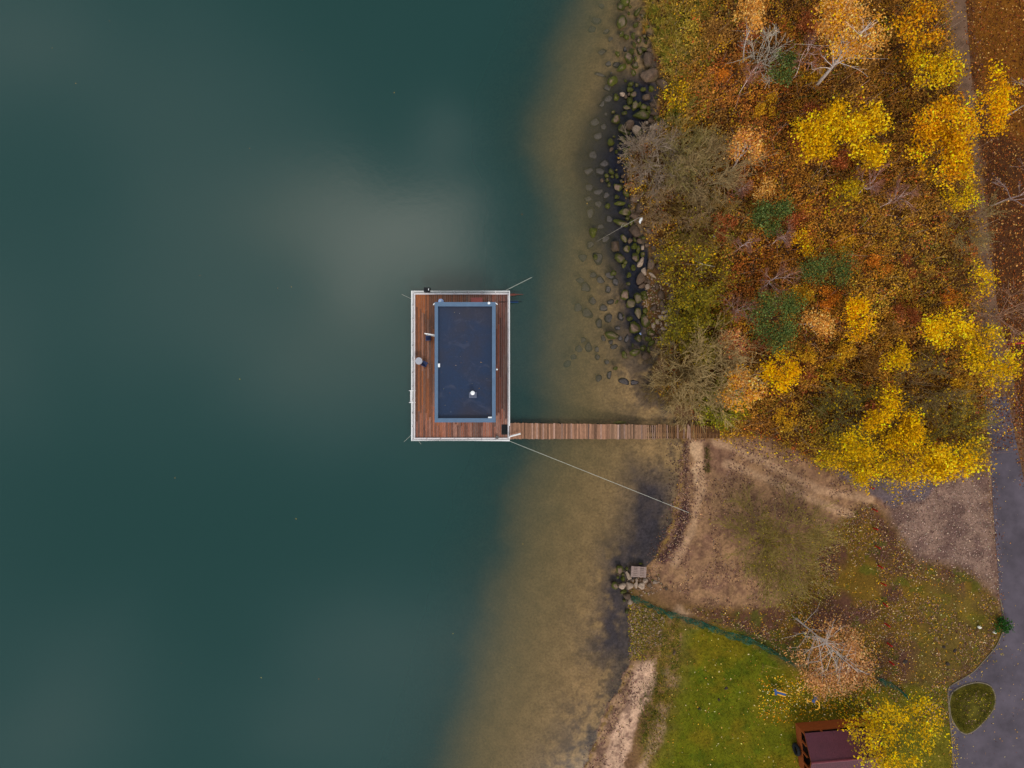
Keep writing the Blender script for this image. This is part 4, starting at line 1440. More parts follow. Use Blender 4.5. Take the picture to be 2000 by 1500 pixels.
T_('maple_tree', 'yellow tree at the wood corner next to the asphalt road', 'tree', 1852, 898, 5.0, 72, 38, YEL + OLY[:1], 2700, .17, tilt=.12, gap=.52)
T_('maple_tree', 'small yellow tree right of the largest pine', 'tree', 1682, 622, 3.6, 32, 34, YEL[:2] + ORY[:2], 1200, .16, gap=.5)
T_('maple_tree', 'small golden tree below the largest pine', 'tree', 1522, 724, 3.6, 30, 32, YEL[:2] + ORY[:1], 1300, .16, gap=.44)
T_('maple_tree', 'patchy yellow sapling in the thicket left of the trail bend', 'tree', 1752, 712, 3.0, 34, 26, YEL[:2] + OLY[:2], 620, .16, gap=.55)
T_('maple_tree', 'small orange sapling between the two upper pines', 'tree', 1566, 478, 2.6, 18, 16, ORY, 420, .15)
T_('maple_tree', 'yellow-green tree overhanging the maroon roof of the shed', 'tree', 1742, 1424, 4.6, 84, 82, OLY + OLV[:1] + YEL[:1], 3600, .17, gap=.46)
T_('maple_tree', 'yellow sapling at the trail beside its pale lower stretch', 'tree', 1868, 372, 3.0, 34, 36, YEL[:1] + OLY, 620, .15, gap=.58)
T_('maple_tree', 'dim yellow-olive tree beside the trail in the middle of the wood', 'tree', 1640, 385, 2.8, 40, 30, OLV[:1] + OLY, 800, .15, gap=.5)
T_('maple_tree', 'orange-brown tree with thin crown beside the top yellow trail tree', 'tree', 1790, 110, 3.4, 30, 26, ORY, 620, .15, gap=.55)
# ---- birches
T_('birch_tree', 'large peach-leaved birch with a long white leaning trunk', 'tree', 1660, 62, 7.0, 74, 56, PEA + ORY[:1], 4200, .16, base=(1590, 172), bark=WHT, r0=.14, gap=.46, wob=.04, topat=(1702, 42, 9.6), fan=14)
T_('birch_tree', 'small peach-leaved birch at the top edge with a white trunk', 'tree', 1470, 28, 5.2, 26, 34, PEA, 1100, .16, base=(1452, 128), bark=WHT, r0=.06, wob=.5)
T_('birch_tree', 'small pinkish birch with a white trunk right of the grey bare bush', 'tree', 1455, 284, 4.6, 26, 26, PEA + PNK[:1], 900, .15, base=(1428, 336), bark=WHT, r0=.07, wob=.2)
T_('birch_tree', 'round peach-orange birch above the sandy clearing', 'tree', 1452, 764, 3.8, 32, 36, PEA + ORY[:1], 1700, .16, bark=WHT, r0=.06, gap=.38)
T_('birch_tree', 'peach birch just right of the largest pine', 'tree', 1592, 632, 3.8, 28, 32, PEA, 1000, .15, bark=WHT, r0=.05)
T_('birch_tree', 'pinkish thin birch left of the largest pine', 'tree', 1437, 672, 3.4, 26, 22, PNK + PEA[:1], 620, .15, bark=WHT, r0=.05)
T_('birch_tree', 'tiny peach birch just above the upper middle pine', 'tree', 1495, 376, 3.0, 16, 16, PEA, 380, .15, bark=WHT, r0=.04)
T_('birch_tree', 'half bare peach birch with a big white fan of branches beside the green netting', 'tree', 1626, 1286, 3.2, 80, 62, [lin(206, 146, 92), lin(188, 126, 76), lin(218, 164, 112), lin(160, 106, 62)], 4300, .14, bark=lin(176, 160, 150), r0=.08, gap=.46,
   base=(1555, 1208), tilt=-.7, wob=.06, topat=(1676, 1312, 8.6), fan=26)
# ---- pines
for lb, px, py, rx, ry, tl, zc, n in (
        ('green pine with feathery crown, upper middle of the wood', 1506, 422, 48, 30, .5, 3.4, 3000),
        ('dull green pine right of the middle of the wood', 1620, 524, 52, 34, .25, 3.0, 2600),
        ('largest dark green pine with a knobbly crown', 1516, 622, 54, 60, .2, 4.4, 5200),
        ('slim green pine near the top beside the grey bare sapling', 1527, 136, 42, 18, 1.0, 3.0, 1600)):
    T_('pine_tree', lb, 'pine tree', px, py, zc, rx, ry, GRN, n, .13, tilt=tl, gap=.40, up=.1, mtl='needle', spread=.24, clus=14)
# ---- leafless shrubs and trees
tw = twig_tree
tw('bare_bush', 'grey bare bush overhanging the stony water edge', 'bush', 1268, 325, 58, 2.2, lin(114, 98, 77), 24, 1, up=.5, r0=.03, tipcol=lin(141, 120, 102), fork=3)
tw('bare_bush', 'olive-twigged bare bush right of the grey shoreline bush', 'bush', 1330, 315, 52, 2.2, lin(133, 123, 51), 22, 2, up=.6, r0=.03, tipcol=lin(144, 125, 76))
tw('bare_bush', 'wide grey-brown bare bush with pale spreading branches at the wood edge', 'bush', 1378, 352, 64, 2.8, lin(156, 140, 108), 22, 3, up=.6, r0=.035, tipcol=lin(144, 118, 79))
tw('bare_bush', 'bare olive bush above the white scrap among the leaves', 'bush', 1368, 438, 54, 1.8, lin(116, 102, 51), 20, 4, up=.4, r0=.028, tipcol=lin(133, 103, 57), leaves=(OLV, 500, .13))
tw('bare_bush', 'bare brown bush behind the white plastic bag', 'bush', 1318, 405, 48, 1.8, lin(128, 103, 68), 20, 41, up=.5, r0=.028, tipcol=lin(147, 118, 85))
tw('bare_bush', 'tan bare bush hanging over the shallows above the pier', 'bush', 1362, 728, 88, 2.6, lin(156, 134, 89), 30, 5, up=.5, r0=.034, tipcol=lin(164, 136, 91))
tw('bare_bush', 'dark bare bush at the inner edge of the small sand cove', 'bush', 1310, 745, 46, 1.8, lin(101, 82, 49), 18, 51, up=.4, r0=.026, tipcol=lin(116, 93, 57))
tw('bare_bush', 'huge round bare bush with yellow-green heart on the sandy clearing', 'bush', 1497, 1062, 96, 2.0, lin(136, 118, 44), 36, 6, up=.55, r0=.024, tipcol=lin(136, 114, 62), leaves=(OLV, 1500, .10))
tw('leafy_bush', 'dark olive leafy bush beside the stony bank', 'bush', 1358, 640, 58, 1.8, lin(108, 97, 41), 22, 7, up=.5, r0=.026, tipcol=lin(125, 110, 41), leaves=(OLV + OLY[3:], 3400, .14))
tw('leafy_bush', 'yellow-olive leafy bush above the stony bank', 'bush', 1352, 545, 56, 1.6, lin(108, 89, 47), 20, 8, up=.4, r0=.026, tipcol=lin(120, 97, 47), leaves=(OLY[1:] + OLV, 2600, .14))
tw('leafy_bush', 'yellow-green bush by the shore end of the pier', 'bush', 1402, 792, 36, 1.5, lin(125, 115, 41), 18, 9, up=.6, r0=.024, tipcol=lin(131, 125, 41), leaves=([lin(145, 140, 27), lin(120, 127, 30), lin(174, 155, 30)], 1500, .13))
tw('leafy_bush', 'small bright yellow bush among the reeds below the boulder pair', 'bush', 1318, 196, 24, 1.0, lin(114, 100, 41), 12, 10, r0=.02, leaves=(YEL, 700, .12), depth=2)
tw('bare_sapling', 'pale grey bare sapling like a spray of twigs near the top', 'sapling', 1480, 122, 46, 3.2, lin(204, 195, 179), 13, 11, up=.9, r0=.032, tipcol=lin(183, 170, 153), depth=2)
tw('bare_tree', 'grey leafless tree at the right edge level with the big yellow crowns', 'tree', 1968, 225, 52, 4.0, lin(171, 150, 135), 8, 12, trunk=2.6, lean=(.5, .2), r0=.04, up=.6, depth=2)
tw('bare_tree', 'thin leafless tree at the right edge above the trail narrowing', 'tree', 1935, 402, 52, 3.4, lin(156, 131, 125), 7, 13, trunk=2.4, lean=(.9, .3), r0=.035, up=.5, depth=2)
tw('bare_tree', 'reddish leafless tree spreading across the trail above its bend', 'tree', 1915, 622, 66, 3.4, lin(147, 110, 87), 11, 14, trunk=1.8, lean=(.5, .0), r0=.035, up=.4, depth=2)
tw('bare_tree', 'olive-grey leafless tree veiling the trail in its middle', 'tree', 1880, 440, 56, 3.0, lin(137, 116, 74), 10, 15, up=.5, r0=.03, depth=3, fork=2)
tw('bare_bush', 'grey-green bare thicket above the wide yellow wood-edge tree', 'bush', 1640, 810, 58, 1.8, lin(122, 110, 72), 18, 16, up=.5, r0=.026, tipcol=lin(131, 116, 63), leaves=(OLY[1:], 700, .13))
tw('bare_bush', 'grey bare thicket left of the bend tree', 'bush', 1790, 760, 56, 1.8, lin(131, 110, 79), 16, 17, up=.5, r0=.026, tipcol=lin(125, 102, 63), leaves=(OLY[1:], 420, .13))
tw('bare_bush', 'olive bare thicket between the road and the golden tree', 'bush', 1852, 838, 52, 1.8, lin(125, 110, 57), 16, 18, up=.5, r0=.026, tipcol=lin(133, 118, 55), leaves=(OLY, 620, .13))
for i, (lb, px, py, r, h, ln) in enumerate((
        ('pinkish bare birch with a bent white stem in the upper middle wood', 1662, 385, 24, 3.6, (.3, .35)),
        ('pinkish bare birch with a forked white stem, second from the trail', 1708, 412, 26, 3.8, (.5, .4)),
        ('pink twiggy birch directly above the largest pine', 1487, 560, 28, 3.2, (.25, .3)),
        ('pink fan-shaped bare birch left of the largest pine', 1425, 613, 24, 2.4, (.1, .1)),
        ('thin white-stemmed birch left of the upper middle pine', 1434, 492, 16, 3.0, (.25, .3)),
        ('leaning white-stemmed birch between the upper pine and the largest pine', 1500, 480, 20, 3.0, (.4, .35)),
        ('tall thin birch with a bowed white stem near the top', 1540, 165, 22, 5.5, (-.1, .9)),
        ('slender white stem rising beside the grey bare sapling', 1440, 190, 14, 5.0, (-.05, .4)),
        ('short white-stemmed birch in the rust-coloured leaves above the upper pine', 1424, 390, 14, 2.6, (.25, .3)))):
    tw('bare_birch', lb, 'tree', px, py, r, h, lin(214, 186, 180), 8, 30 + i, trunk=h * .7, lean=ln, r0=.02, up=.8, depth=2, tipcol=lin(140, 92, 72), fork=4, group='bare pink birches of the wood')
b = MB()
q = [P(1352, 508, 1.4), P(1370, 515, 1.5), P(1396, 521, 1.3)]
b.tube(q, [.03, .035, .03], 5, col=lin(206, 190, 160))
b.tube([q[1], P(1372, 518, 1.45), P(1358, 528, 1.3)], [.03, .025, .015], 5, col=lin(206, 190, 160))
tag(b.build('fallen_branch', M['bark'], at=q[1]), 'pale forked dead branch caught in the olive bush', 'branch')
tw('bare_sapling', 'pale forked dead sapling standing in the lawn', 'sapling', 1492, 1298, 22, 1.6, lin(150, 128, 62), 3, 60, r0=.03, up=.9, depth=1, lean=(.2, -.2))
tw('leafy_bush', 'small bright green bush on the verge beside the road', 'bush', 1956, 1217, 11, .6, lin(40, 74, 30), 12, 61, r0=.02, depth=2, leaves=([lin(46, 88, 34), lin(62, 98, 40), lin(40, 68, 26)], 520, .11))

# ---- undergrowth: the rust-brown leafy layer of the wood
CTRL = [(1320, 60, 150, 122, 36), (1300, 200, 138, 110, 40), (1400, 60, 136, 92, 44), (1400, 160, 150, 84, 34), (1480, 220, 150, 80, 28), (1550, 60, 132, 78, 30),
        (1560, 150, 142, 86, 28), (1650, 180, 130, 88, 34), (1740, 140, 128, 82, 28), (1720, 30, 120, 74, 26), (1800, 200, 138, 92, 36), (1300, 300, 120, 94, 56),
        (1380, 280, 132, 100, 48), (1480, 330, 150, 84, 26), (1550, 300, 138, 84, 24), (1600, 360, 138, 94, 26), (1720, 330, 122, 78, 24), (1800, 400, 140, 104, 40), (1860, 480, 130, 94, 44),
        (1330, 450, 122, 92, 46), (1400, 470, 136, 100, 36), (1460, 520, 166, 90, 26), (1560, 430, 160, 98, 30), (1620, 450, 158, 100, 30), (1720, 470, 150, 106, 30),
        (1800, 500, 136, 98, 40), (1350, 560, 140, 112, 30), (1430, 560, 152, 82, 32), (1430, 640, 156, 88, 44), (1600, 580, 156, 100, 30), (1700, 560, 154, 108, 30),
        (1800, 570, 144, 104, 34), (1330, 650, 126, 106, 28), (1400, 690, 126, 84, 38), (1500, 780, 142, 100, 34), (1600, 710, 152, 96, 34), (1660, 660, 168, 116, 32),
        (1700, 720, 154, 104, 30), (1800, 690, 142, 102, 34), (1800, 740, 128, 90, 34), (1400, 800, 126, 110, 30), (1480, 830, 136, 84, 32), (1560, 850, 142, 106, 28), (1620, 800, 130, 106, 44),
        (1850, 800, 130, 106, 36), (1750, 640, 172, 120, 28), (1640, 880, 160, 116, 26), (1900, 860, 130, 96, 40), (1260, 100, 140, 120, 36)]
CT = np.array([c[:2] for c in CTRL], float)
CC = np.array([lin(*c[2:]) for c in CTRL])


def wood_colour(px, py):
    d2 = ((np.asarray(px)[:, None] - CT[None, :, 0]) ** 2 + (np.asarray(py)[:, None] - CT[None, :, 1]) ** 2)
    w_ = 1 / (d2 + 500) ** 1.6
    return (w_ @ CC) / w_.sum(1, keepdims=True)


def scatter(poly, n, rng=RNG, soft=0):
    A = np.array(poly, float)
    lo, hi = A.min(0), A.max(0)
    lo = np.maximum(lo, (900, -160))
    hi = np.minimum(hi, (2160, 1660))
    q = rng.uniform(lo, hi, (n, 2))
    d = in_poly(q[:, 0], q[:, 1], poly)
    return q[d > (rng.uniform(-soft, soft, n) if soft else 0)]


def to_ground(q):
    z = np.full(len(q), .85)
    for _ in range(2):
        k = (H - z) / H / S
        x, y = (q[:, 0] - 1000) * k, (750 - q[:, 1]) * k
        z = height(x, y)
    return x, y, z


q = scatter(FOREST, 15500, soft=14)
nz_ = fbm(q[:, 0], q[:, 1], 34, 81) * .6 + fbm(q[:, 0], q[:, 1], 12, 84) * .4
q = q[(nz_ > .31)]
x, y, z = to_ground(q)
bare = np.ones(len(q))
for (a_, b_, r_) in BARE:
    bare = np.minimum(bare, np.clip((np.hypot(q[:, 0] - a_, q[:, 1] - b_) / r_ - .55) / .5, .12, 1))
keep_ = RNG.random(len(q)) < np.clip(bare + .45, 0, 1)
q, x, y, z, bare = q[keep_], x[keep_], y[keep_], z[keep_], bare[keep_]
hh = .15 + bare * 1.6 * fbm(q[:, 0], q[:, 1], 46, 88) ** 1.3 * np.clip(in_poly(q[:, 0], q[:, 1], FOREST) / 40, .15, 1) + RNG.uniform(-.2, .2, len(q))
bc = wood_colour(q[:, 0], q[:, 1])
mott = fbm(q[:, 0], q[:, 1], 22, 91)
bc = bc * np.exp((mott[:, None] - .5) * 1.1) * np.exp(RNG.normal(0, .18, (len(q), 1))) * 1.36
bc = bc * np.array([1.03, 1.10, .98])
bc = bc * .93 + .07 * bc.mean(1, keepdims=True) * np.array([1.15, 1.0, .75])
tan_ = np.clip(fbm(q[:, 0], q[:, 1], 70, 95)[:, None] * 2.4 - .95, 0, .6)
bc = bc * (1 - tan_) + np.array(lin(172, 116, 46)) * tan_
hue = RNG.random(len(q))
bc = np.where((hue < .10)[:, None], np.array(lin(206, 150, 34)), bc)
bc = np.where((hue > .93)[:, None], np.array(lin(176, 92, 44)), bc)
bc = np.where(((hue > .88) & (hue < .93))[:, None], np.array(lin(116, 112, 34)), bc)
per = 17
pts = np.repeat(np.stack([x, y, z + np.maximum(hh, .12)], 1), per, axis=0)
pts += RNG.normal(0, .22, pts.shape) * np.array([1, 1, .55])
pts[:, 2] = np.maximum(pts[:, 2], np.repeat(z, per) + .04)
cl = np.repeat(bc, per, axis=0) * np.exp(RNG.normal(0, .30, (len(pts), 1))) * 1.12
V, Fq = leaf_quads(pts, .125, .5)
tag(put('undergrowth', V, Fq, M['leaf'], C=col4(cl, 4)), 'rust-brown leafy undergrowth filling the wood', 'undergrowth', kind='stuff')
# thin stems in the undergrowth
q = scatter(FOREST, 6000)
x, y, z = to_ground(q)
n = len(q)
d = RNG.normal(0, .55, (n, 2))
hgt = RNG.uniform(.7, 2.4, n)
p0 = np.stack([x, y, z], 1)
pm = p0 + np.stack([d[:, 0] * .4, d[:, 1] * .4, hgt * .55], 1)
p1 = p0 + np.stack([d[:, 0], d[:, 1], hgt], 1)
cs = pal([lin(150, 118, 92), lin(120, 90, 66), lin(168, 138, 116), lin(104, 92, 50)], n, .2)
r = RNG.uniform(.010, .022, (n, 1))
mb = MB()
mb.segs(np.concatenate([np.concatenate([p0, pm, r, r * .8, cs], 1), np.concatenate([pm, p1, r * .8, r * .3, cs], 1)]), 3)
tag(mb.build('brushwood', M['bark']), 'thin bare stems standing in the undergrowth', 'brushwood', kind='stuff')

# ---- single shrubs that stand out of the undergrowth
WLAND = [(px, py, nm) for px, py, nm in ((1506, 422, 'the upper middle pine'), (1620, 524, 'the dull green pine'), (1516, 622, 'the largest pine'), (1527, 136, 'the slim top pine'),
         (1645, 262, 'the broad lobed yellow tree'), (1832, 275, 'the golden tree over the trail'), (1742, 825, 'the golden roadside tree'), (1660, 62, 'the large peach birch'),
         (1452, 764, 'the round peach-orange birch'), (1378, 352, 'the pale-branched bare bush'), (1848, 652, 'the arching yellow tree'), (1795, 52, 'the top orange-yellow tree'))]
rs = random.Random(5)
sp = []
while len(sp) < 46:
    px, py = rs.uniform(1400, 1880), rs.uniform(20, 880)
    if in_poly([px], [py], FOREST)[0] < 26:
        continue
    if any(math.hypot(px - a, py - b_) < 44 for a, b_ in sp) or any(math.hypot(px - t[0], py - t[1]) < 46 for t in TREES):
        continue
    sp.append((px, py))
    if len(sp) > 200:
        break
    rs.random()
    if rs.random() < .004:
        break
LK = ['rust-orange leafy shrub', 'tawny brown leafy shrub', 'ochre yellow leafy shrub', 'reddish brown leafy shrub']
KP = [[lin(196, 112, 34), lin(176, 96, 28), lin(210, 132, 44)], [lin(150, 104, 48), lin(132, 90, 40), lin(168, 122, 60)],
      [lin(214, 156, 36), lin(190, 138, 32), lin(168, 126, 34)], [lin(160, 84, 44), lin(140, 70, 36), lin(182, 108, 62)]]
kinds = [rs.randrange(4) for _ in sp]
for (px, py), k, lb in zip(sp, kinds, name_by_place([(LK[k], px, py) for (px, py), k in zip(sp, kinds)], WLAND)):
    T_('leafy_shrub', lb, 'shrub', px, py, rs.uniform(1.5, 2.3), rs.uniform(16, 28), rs.uniform(16, 28), KP[k], rs.randrange(380, 720), .145, r0=.035, gap=.42,
       group='leafy shrubs of the wood', clus=16, spread=.17)

# ---- reeds at the top of the shore
mb = MB()
sg = []
RE = [[(1255, 0), (1300, -40), (1400, -40), (1390, 40), (1300, 130), (1285, 110), (1275, 90), (1255, 60), (1262, 20)], [(1290, 100), (1390, 60), (1400, 200), (1340, 260), (1300, 250), (1310, 170), (1285, 130)]]
for poly, cnt in zip(RE, (420, 330)):
    q = scatter(poly, cnt * 3)[:cnt]
    x, y, z = to_ground(q)
    for i in range(len(q)):
        a0 = math.pi + RNG.normal(0, 1.3)
        cb = pal([lin(172, 142, 52), lin(140, 122, 40), lin(104, 106, 32), lin(190, 156, 80), lin(156, 116, 42)], 1, .22)[0] * .9
        for _ in range(13):
            a = a0 + RNG.normal(0, .9)
            L_ = RNG.uniform(.45, 1.0)
            lean = RNG.uniform(.35, .95)
            p = np.array([x[i] + RNG.normal(0, .08), y[i] + RNG.normal(0, .08), max(z[i], 0)])
            m = p + np.array([math.cos(a) * lean * .35, math.sin(a) * lean * .35, .7]) * L_
            e = m + np.array([math.cos(a) * lean * .7, math.sin(a) * lean * .7, .1]) * L_ * .7
            c = cb * math.exp(RNG.normal(0, .2))
            sg += [(*p, *m, .014, .016, *c), (*m, *e, .016, .003, *c)]
mb.segs(sg, 3)
tag(mb.build('reeds', M['bark']), 'yellow-green reeds and long grass on the upper shore', 'reeds', kind='stuff')

# ---- fallen leaves
parts_p, parts_c = [], []


def litter(poly, n, colors, size, soft=10, noise_thr=None, ns=24, seed=0, zoff=.015, zmin=0.0):
    q = scatter(poly, n, soft=soft)
    if noise_thr is not None:
        q = q[fbm(q[:, 0], q[:, 1], ns, 100 + seed) > noise_thr]
    x, y, z = to_ground(q)
    ok = z > zmin
    p = np.stack([x, y, z + zoff + RNG.uniform(0, .03, len(q))], 1)[ok]
    c = pal(colors, len(p), .25)
    V, Fq_ = leaf_quads(p, size, 2.2)
    parts_p.append(V)
    parts_c.append(col4(c, 4))


CRE = [lin(210, 186, 136), lin(200, 164, 84), lin(190, 144, 44), lin(170, 116, 50)]
PUR = [lin(110, 78, 70), lin(86, 58, 52), lin(140, 108, 92), lin(70, 46, 40)]
RED = [lin(116, 70, 34), lin(92, 52, 26), lin(140, 88, 40), lin(72, 38, 24), lin(128, 66, 32)]
litter(EAST, 46000, RED + RED + [lin(176, 128, 70)], .13, seed=1)
litter([(1880, -20), (1912, -20), (1935, 250), (1965, 560), (2000, 780), (1970, 780), (1925, 500), (1896, 200)], 2600, RED + PUR, .12, soft=14, seed=22, zoff=.03)
litter([(1830, -20), (1848, -20), (1885, 300), (1905, 600), (1935, 780), (1905, 780), (1880, 500), (1855, 200)], 2200, RED + OLY, .12, soft=12, seed=23, zoff=.03)
litter(FOREST, 9000, RED, .15, seed=2)
litter(SANDY, 16000, PUR + [lin(168, 128, 90)], .095, noise_thr=.46, ns=40, seed=3)
litter(BEACH, 2600, PUR + [lin(196, 160, 130)], .08, noise_thr=.5, ns=26, seed=21)
litter(WRACK, 3000, PUR + [lin(150, 120, 100)], .09, seed=4)
litter(MEADOW, 34000, PUR + PUR + [lin(122, 84, 36), lin(164, 116, 60), lin(176, 140, 104), lin(112, 92, 30)], .10, noise_thr=.40, ns=50, seed=5)
litter([(1140, 1510), (1175, 1420), (1205, 1360), (1232, 1300), (1252, 1300), (1240, 1360), (1215, 1430), (1190, 1510)], 3400, PUR + PUR + [lin(150, 120, 80)], .10, soft=22, seed=24, zmin=-.5, noise_thr=.44)
litter([(1318, 865), (1336, 865), (1336, 960), (1328, 1020), (1300, 1085), (1270, 1100), (1262, 1085), (1300, 1040), (1312, 960)], 3000, PUR + PUR + [lin(150, 116, 50)], .10, soft=16, seed=25, zmin=-.5, noise_thr=.42)
litter([(1232, 1180), (1260, 1190), (1262, 1290), (1236, 1290), (1226, 1230)], 1500, PUR + OLV, .10, soft=14, seed=26, zmin=-.4)
litter(MEADOW, 7000, CRE + [lin(206, 150, 26), lin(160, 96, 34)], .085, seed=6, noise_thr=.38, ns=60)
litter(LAWN, 1900, CRE, .095, noise_thr=.42, seed=7)
litter([(1500, 1320), (1700, 1330), (1720, 1410), (1560, 1412), (1480, 1390)], 2300, CRE + ORY + [lin(222, 180, 60)], .10, soft=30, seed=8)
litter([(1560, 1200), (1720, 1260), (1720, 1350), (1560, 1350)], 1800, PEA, .11, soft=30, seed=9)
litter(GRAVEL, 6000, [lin(150, 122, 112), lin(104, 76, 66), lin(180, 150, 130), lin(90, 66, 60)], .08, seed=10)
litter([(1840, 0), (1885, 0), (1905, 200), (1935, 500), (1985, 760), (1930, 780), (1900, 600), (1890, 350), (1866, 180)], 900, YEL + ORY + PUR, .11, soft=4, seed=11, zoff=.03)
litter([(1925, 780), (1990, 780), (2020, 1000), (2060, 1400), (1975, 1400), (1945, 1000)], 160, CRE, .07, seed=12, zoff=.03)
litter([(1862, 1350), (1935, 1345), (1930, 1395), (1885, 1420)], 420, PUR + OLV, .08, seed=13, zoff=.35)
litter([(1922, 780), (1934, 780), (1950, 1000), (1962, 1180), (1950, 1180), (1936, 1000)], 900, PUR + CRE[:1] + RED, .09, soft=7, seed=27, zoff=.03)
litter([(1968, 1215), (1952, 1262), (1906, 1316), (1852, 1346), (1866, 1350), (1912, 1326), (1960, 1270)], 420, PUR + OLY, .08, soft=5, seed=28, zoff=.03)
litter([(1852, 1400), (1862, 1400), (1874, 1520), (1858, 1520)], 420, PUR + OLY, .08, soft=5, seed=29, zoff=.03)
litter([(1860, 1340), (1960, 1250), (2010, 1250), (2010, 1510), (1870, 1510)], 260, PUR + CRE, .07, seed=30, zoff=.03)
litter([(1918, 745), (1990, 745), (1996, 850), (1945, 880)], 1500, RED + PUR + OLY[:1], .11, soft=26, seed=33, zoff=.03)
litter([(1975, 780), (2010, 780), (2030, 960), (2000, 960)], 900, RED + PUR, .11, soft=12, seed=32, zoff=.03)
litter([(1385, 835), (1500, 860), (1640, 920), (1700, 940), (1690, 955), (1560, 905), (1440, 880)], 1600, PUR + OLY, .11, soft=12, seed=14)
litter(SCRUB, 2600, [lin(120, 96, 44), lin(150, 124, 60), lin(96, 88, 36), lin(100, 66, 44)], .09, seed=15)
rp_ = np.stack([RNG.uniform(ix0 + .1, ix1 - .1, 20), RNG.uniform(iy0 + .1, iy1 - .1, 20), np.full(20, 3.262)], 1)
V, Fq_ = leaf_quads(rp_, .05, 6.0)
parts_p.append(V)
parts_c.append(col4(pal(CRE + [lin(120, 80, 40), lin(150, 150, 160)], 20), 4))
V = np.concatenate(parts_p)
tag(put('fallen_leaves', V, np.arange(len(V)).reshape(-1, 4), M['litter'], C=np.concatenate(parts_c)), 'fallen autumn leaves scattered over the ground', 'fallen leaves', kind='stuff')

q = RNG.uniform((60, 40), (1230, 1460), (26, 2))
k = 1 / S
p = np.stack([(q[:, 0] - 1000) * k, (750 - q[:, 1]) * k, np.full(len(q), .006)], 1)
p = p[(height(p[:, 0], p[:, 1]) < -.3) & ~((q[:, 0] > 780) & (q[:, 0] < 1010) & (q[:, 1] > 550) & (q[:, 1] < 880))]
V, Fq = leaf_quads(p, .09, 9.0)
tag(put('floating_leaves', V, Fq, M['litter'], C=col4(pal([lin(190, 160, 90), lin(150, 120, 60), lin(120, 80, 40)], len(p)), 4)), 'a few autumn leaves drifting on the lake', 'fallen leaves', kind='stuff')

# ---- grass
sg = []


def blades(poly, n, colors, hmin, hmax, soft=8, zoff=0., thr=None, w_=.012):
    q = scatter(poly, n, soft=soft)
    if thr is not None:
        q = q[fbm(q[:, 0], q[:, 1], 30, 131) > thr]
    x, y, z = to_ground(q)
    m = len(q)
    hg = RNG.uniform(hmin, hmax, m)
    d = RNG.normal(0, .6, (m, 2)) * hg[:, None]
    p0 = np.stack([x, y, z + zoff], 1)
    p1 = p0 + np.stack([d[:, 0], d[:, 1], hg], 1)
    sg.append(np.concatenate([p0, p1, np.full((m, 1), w_), np.full((m, 1), .004), pal(colors, m, .22)], 1))


GR = [lin(94, 94, 10), lin(78, 84, 8), lin(116, 102, 14), lin(66, 74, 8)]
blades(LAWN, 26000, GR + [lin(140, 118, 24)], .06, .15)
blades(MEADOW, 11000, [lin(112, 102, 24), lin(96, 96, 22), lin(128, 104, 30)], .08, .2, thr=.45)
blades(SCRUB, 4200, [lin(150, 124, 44), lin(116, 104, 34), lin(176, 144, 60), lin(92, 92, 30)], .12, .4)
blades([(1255, 1340), (1290, 1310), (1290, 1400), (1262, 1440), (1245, 1430)], 900, GR + [lin(40, 84, 24)], .1, .35)
blades([(1375, 870), (1384, 872), (1386, 920), (1376, 925)], 320, [lin(96, 88, 30), lin(70, 70, 22)], .1, .25, soft=3)
blades([(1858, 1358), (1880, 1342), (1910, 1336), (1936, 1345), (1940, 1372), (1920, 1404), (1888, 1428), (1870, 1420), (1856, 1395)], 2600, [lin(98, 90, 22), lin(112, 96, 28), lin(70, 76, 18)], .08, .2, zoff=.22, soft=2)
mb = MB()
mb.segs(np.concatenate(sg), 3)
tag(mb.build('grass', M['bark']), 'short green and olive grass of the lawn and the meadow', 'grass', kind='stuff')
# mole hills
for i, (px, py, r) in enumerate(((1843, 1264, .16), (1865, 1270, .18), (1851, 1297, .2), (1768, 1291, .2), (1418, 1344, .14), (1404, 1367, .13), (1366, 1384, .12))):
    x, y, z = G(px, py)
    V, Fc, Cc = rock_mesh(x, y, z, r * 1.1, r, .1, 0, 's', 900 + i)
    Cc = [(*(np.array(lin(46, 34, 30)) * random.uniform(.7, 1.3)), 1) for _ in Cc]
    tag(put('molehill', V, Fc, M['stone'], C=Cc, at=(x, y, z), smooth=True),
        name_by_place([('dark earth molehill in the ' + ('meadow' if i < 4 else 'lawn'), px, py)], [(1911, 1224, 'the pair of white boulders')] if i < 4 else [(1515, 1348, 'the blue and yellow bench')])[0]
        if i in (3,) else ['molehill nearest the white boulders, left one of two side by side', 'molehill nearest the white boulders, right one of two side by side',
                           'dark molehill in the meadow nearest the driveway kerb', '', 'uppermost of three small dark molehills in the lawn',
                           'middle one of three small dark molehills in the lawn', 'lowest of three small dark molehills in the lawn'][i], 'molehill', 'molehills in the grass')

# ------------------------------------------------------------------ red posts, barrier, netting
RP = [(1705, 954), (1711, 996), (1712, 1034), (1716, 1069), (1721, 1107), (1727, 1142), (1731, 1181), (1734, 1221), (1739, 1260), (1743, 1296)]
for i, (px, py) in enumerate(RP):
    x, y, _ = P(px, py, 1.35)
    z = gz(x, y)
    rank = ['first', 'second', 'third', 'fourth', 'fifth', 'sixth', 'seventh', 'eighth', 'ninth', 'last'][i]
    t = thing('red_post', f'red post, {rank} of the row counted from the wood edge to the yellow tree', 'post', (x, y, z), 'row of red posts through the meadow')
    lx, ly = random.gauss(.03, .03), random.gauss(-.02, .03)
    b = MB(); b.tube([(x, y, z - .1), (x + lx, y + ly, z + .60)], .06, 8); b.build('post', M['red'], t)
    b = MB(); b.tube([(x + lx, y + ly, z + .60), (x + lx * 1.1, y + ly * 1.1, z + .65)], [.07, .04], 8); b.build('cap', M['red'], t)
x, y, z = G(1895, 805)
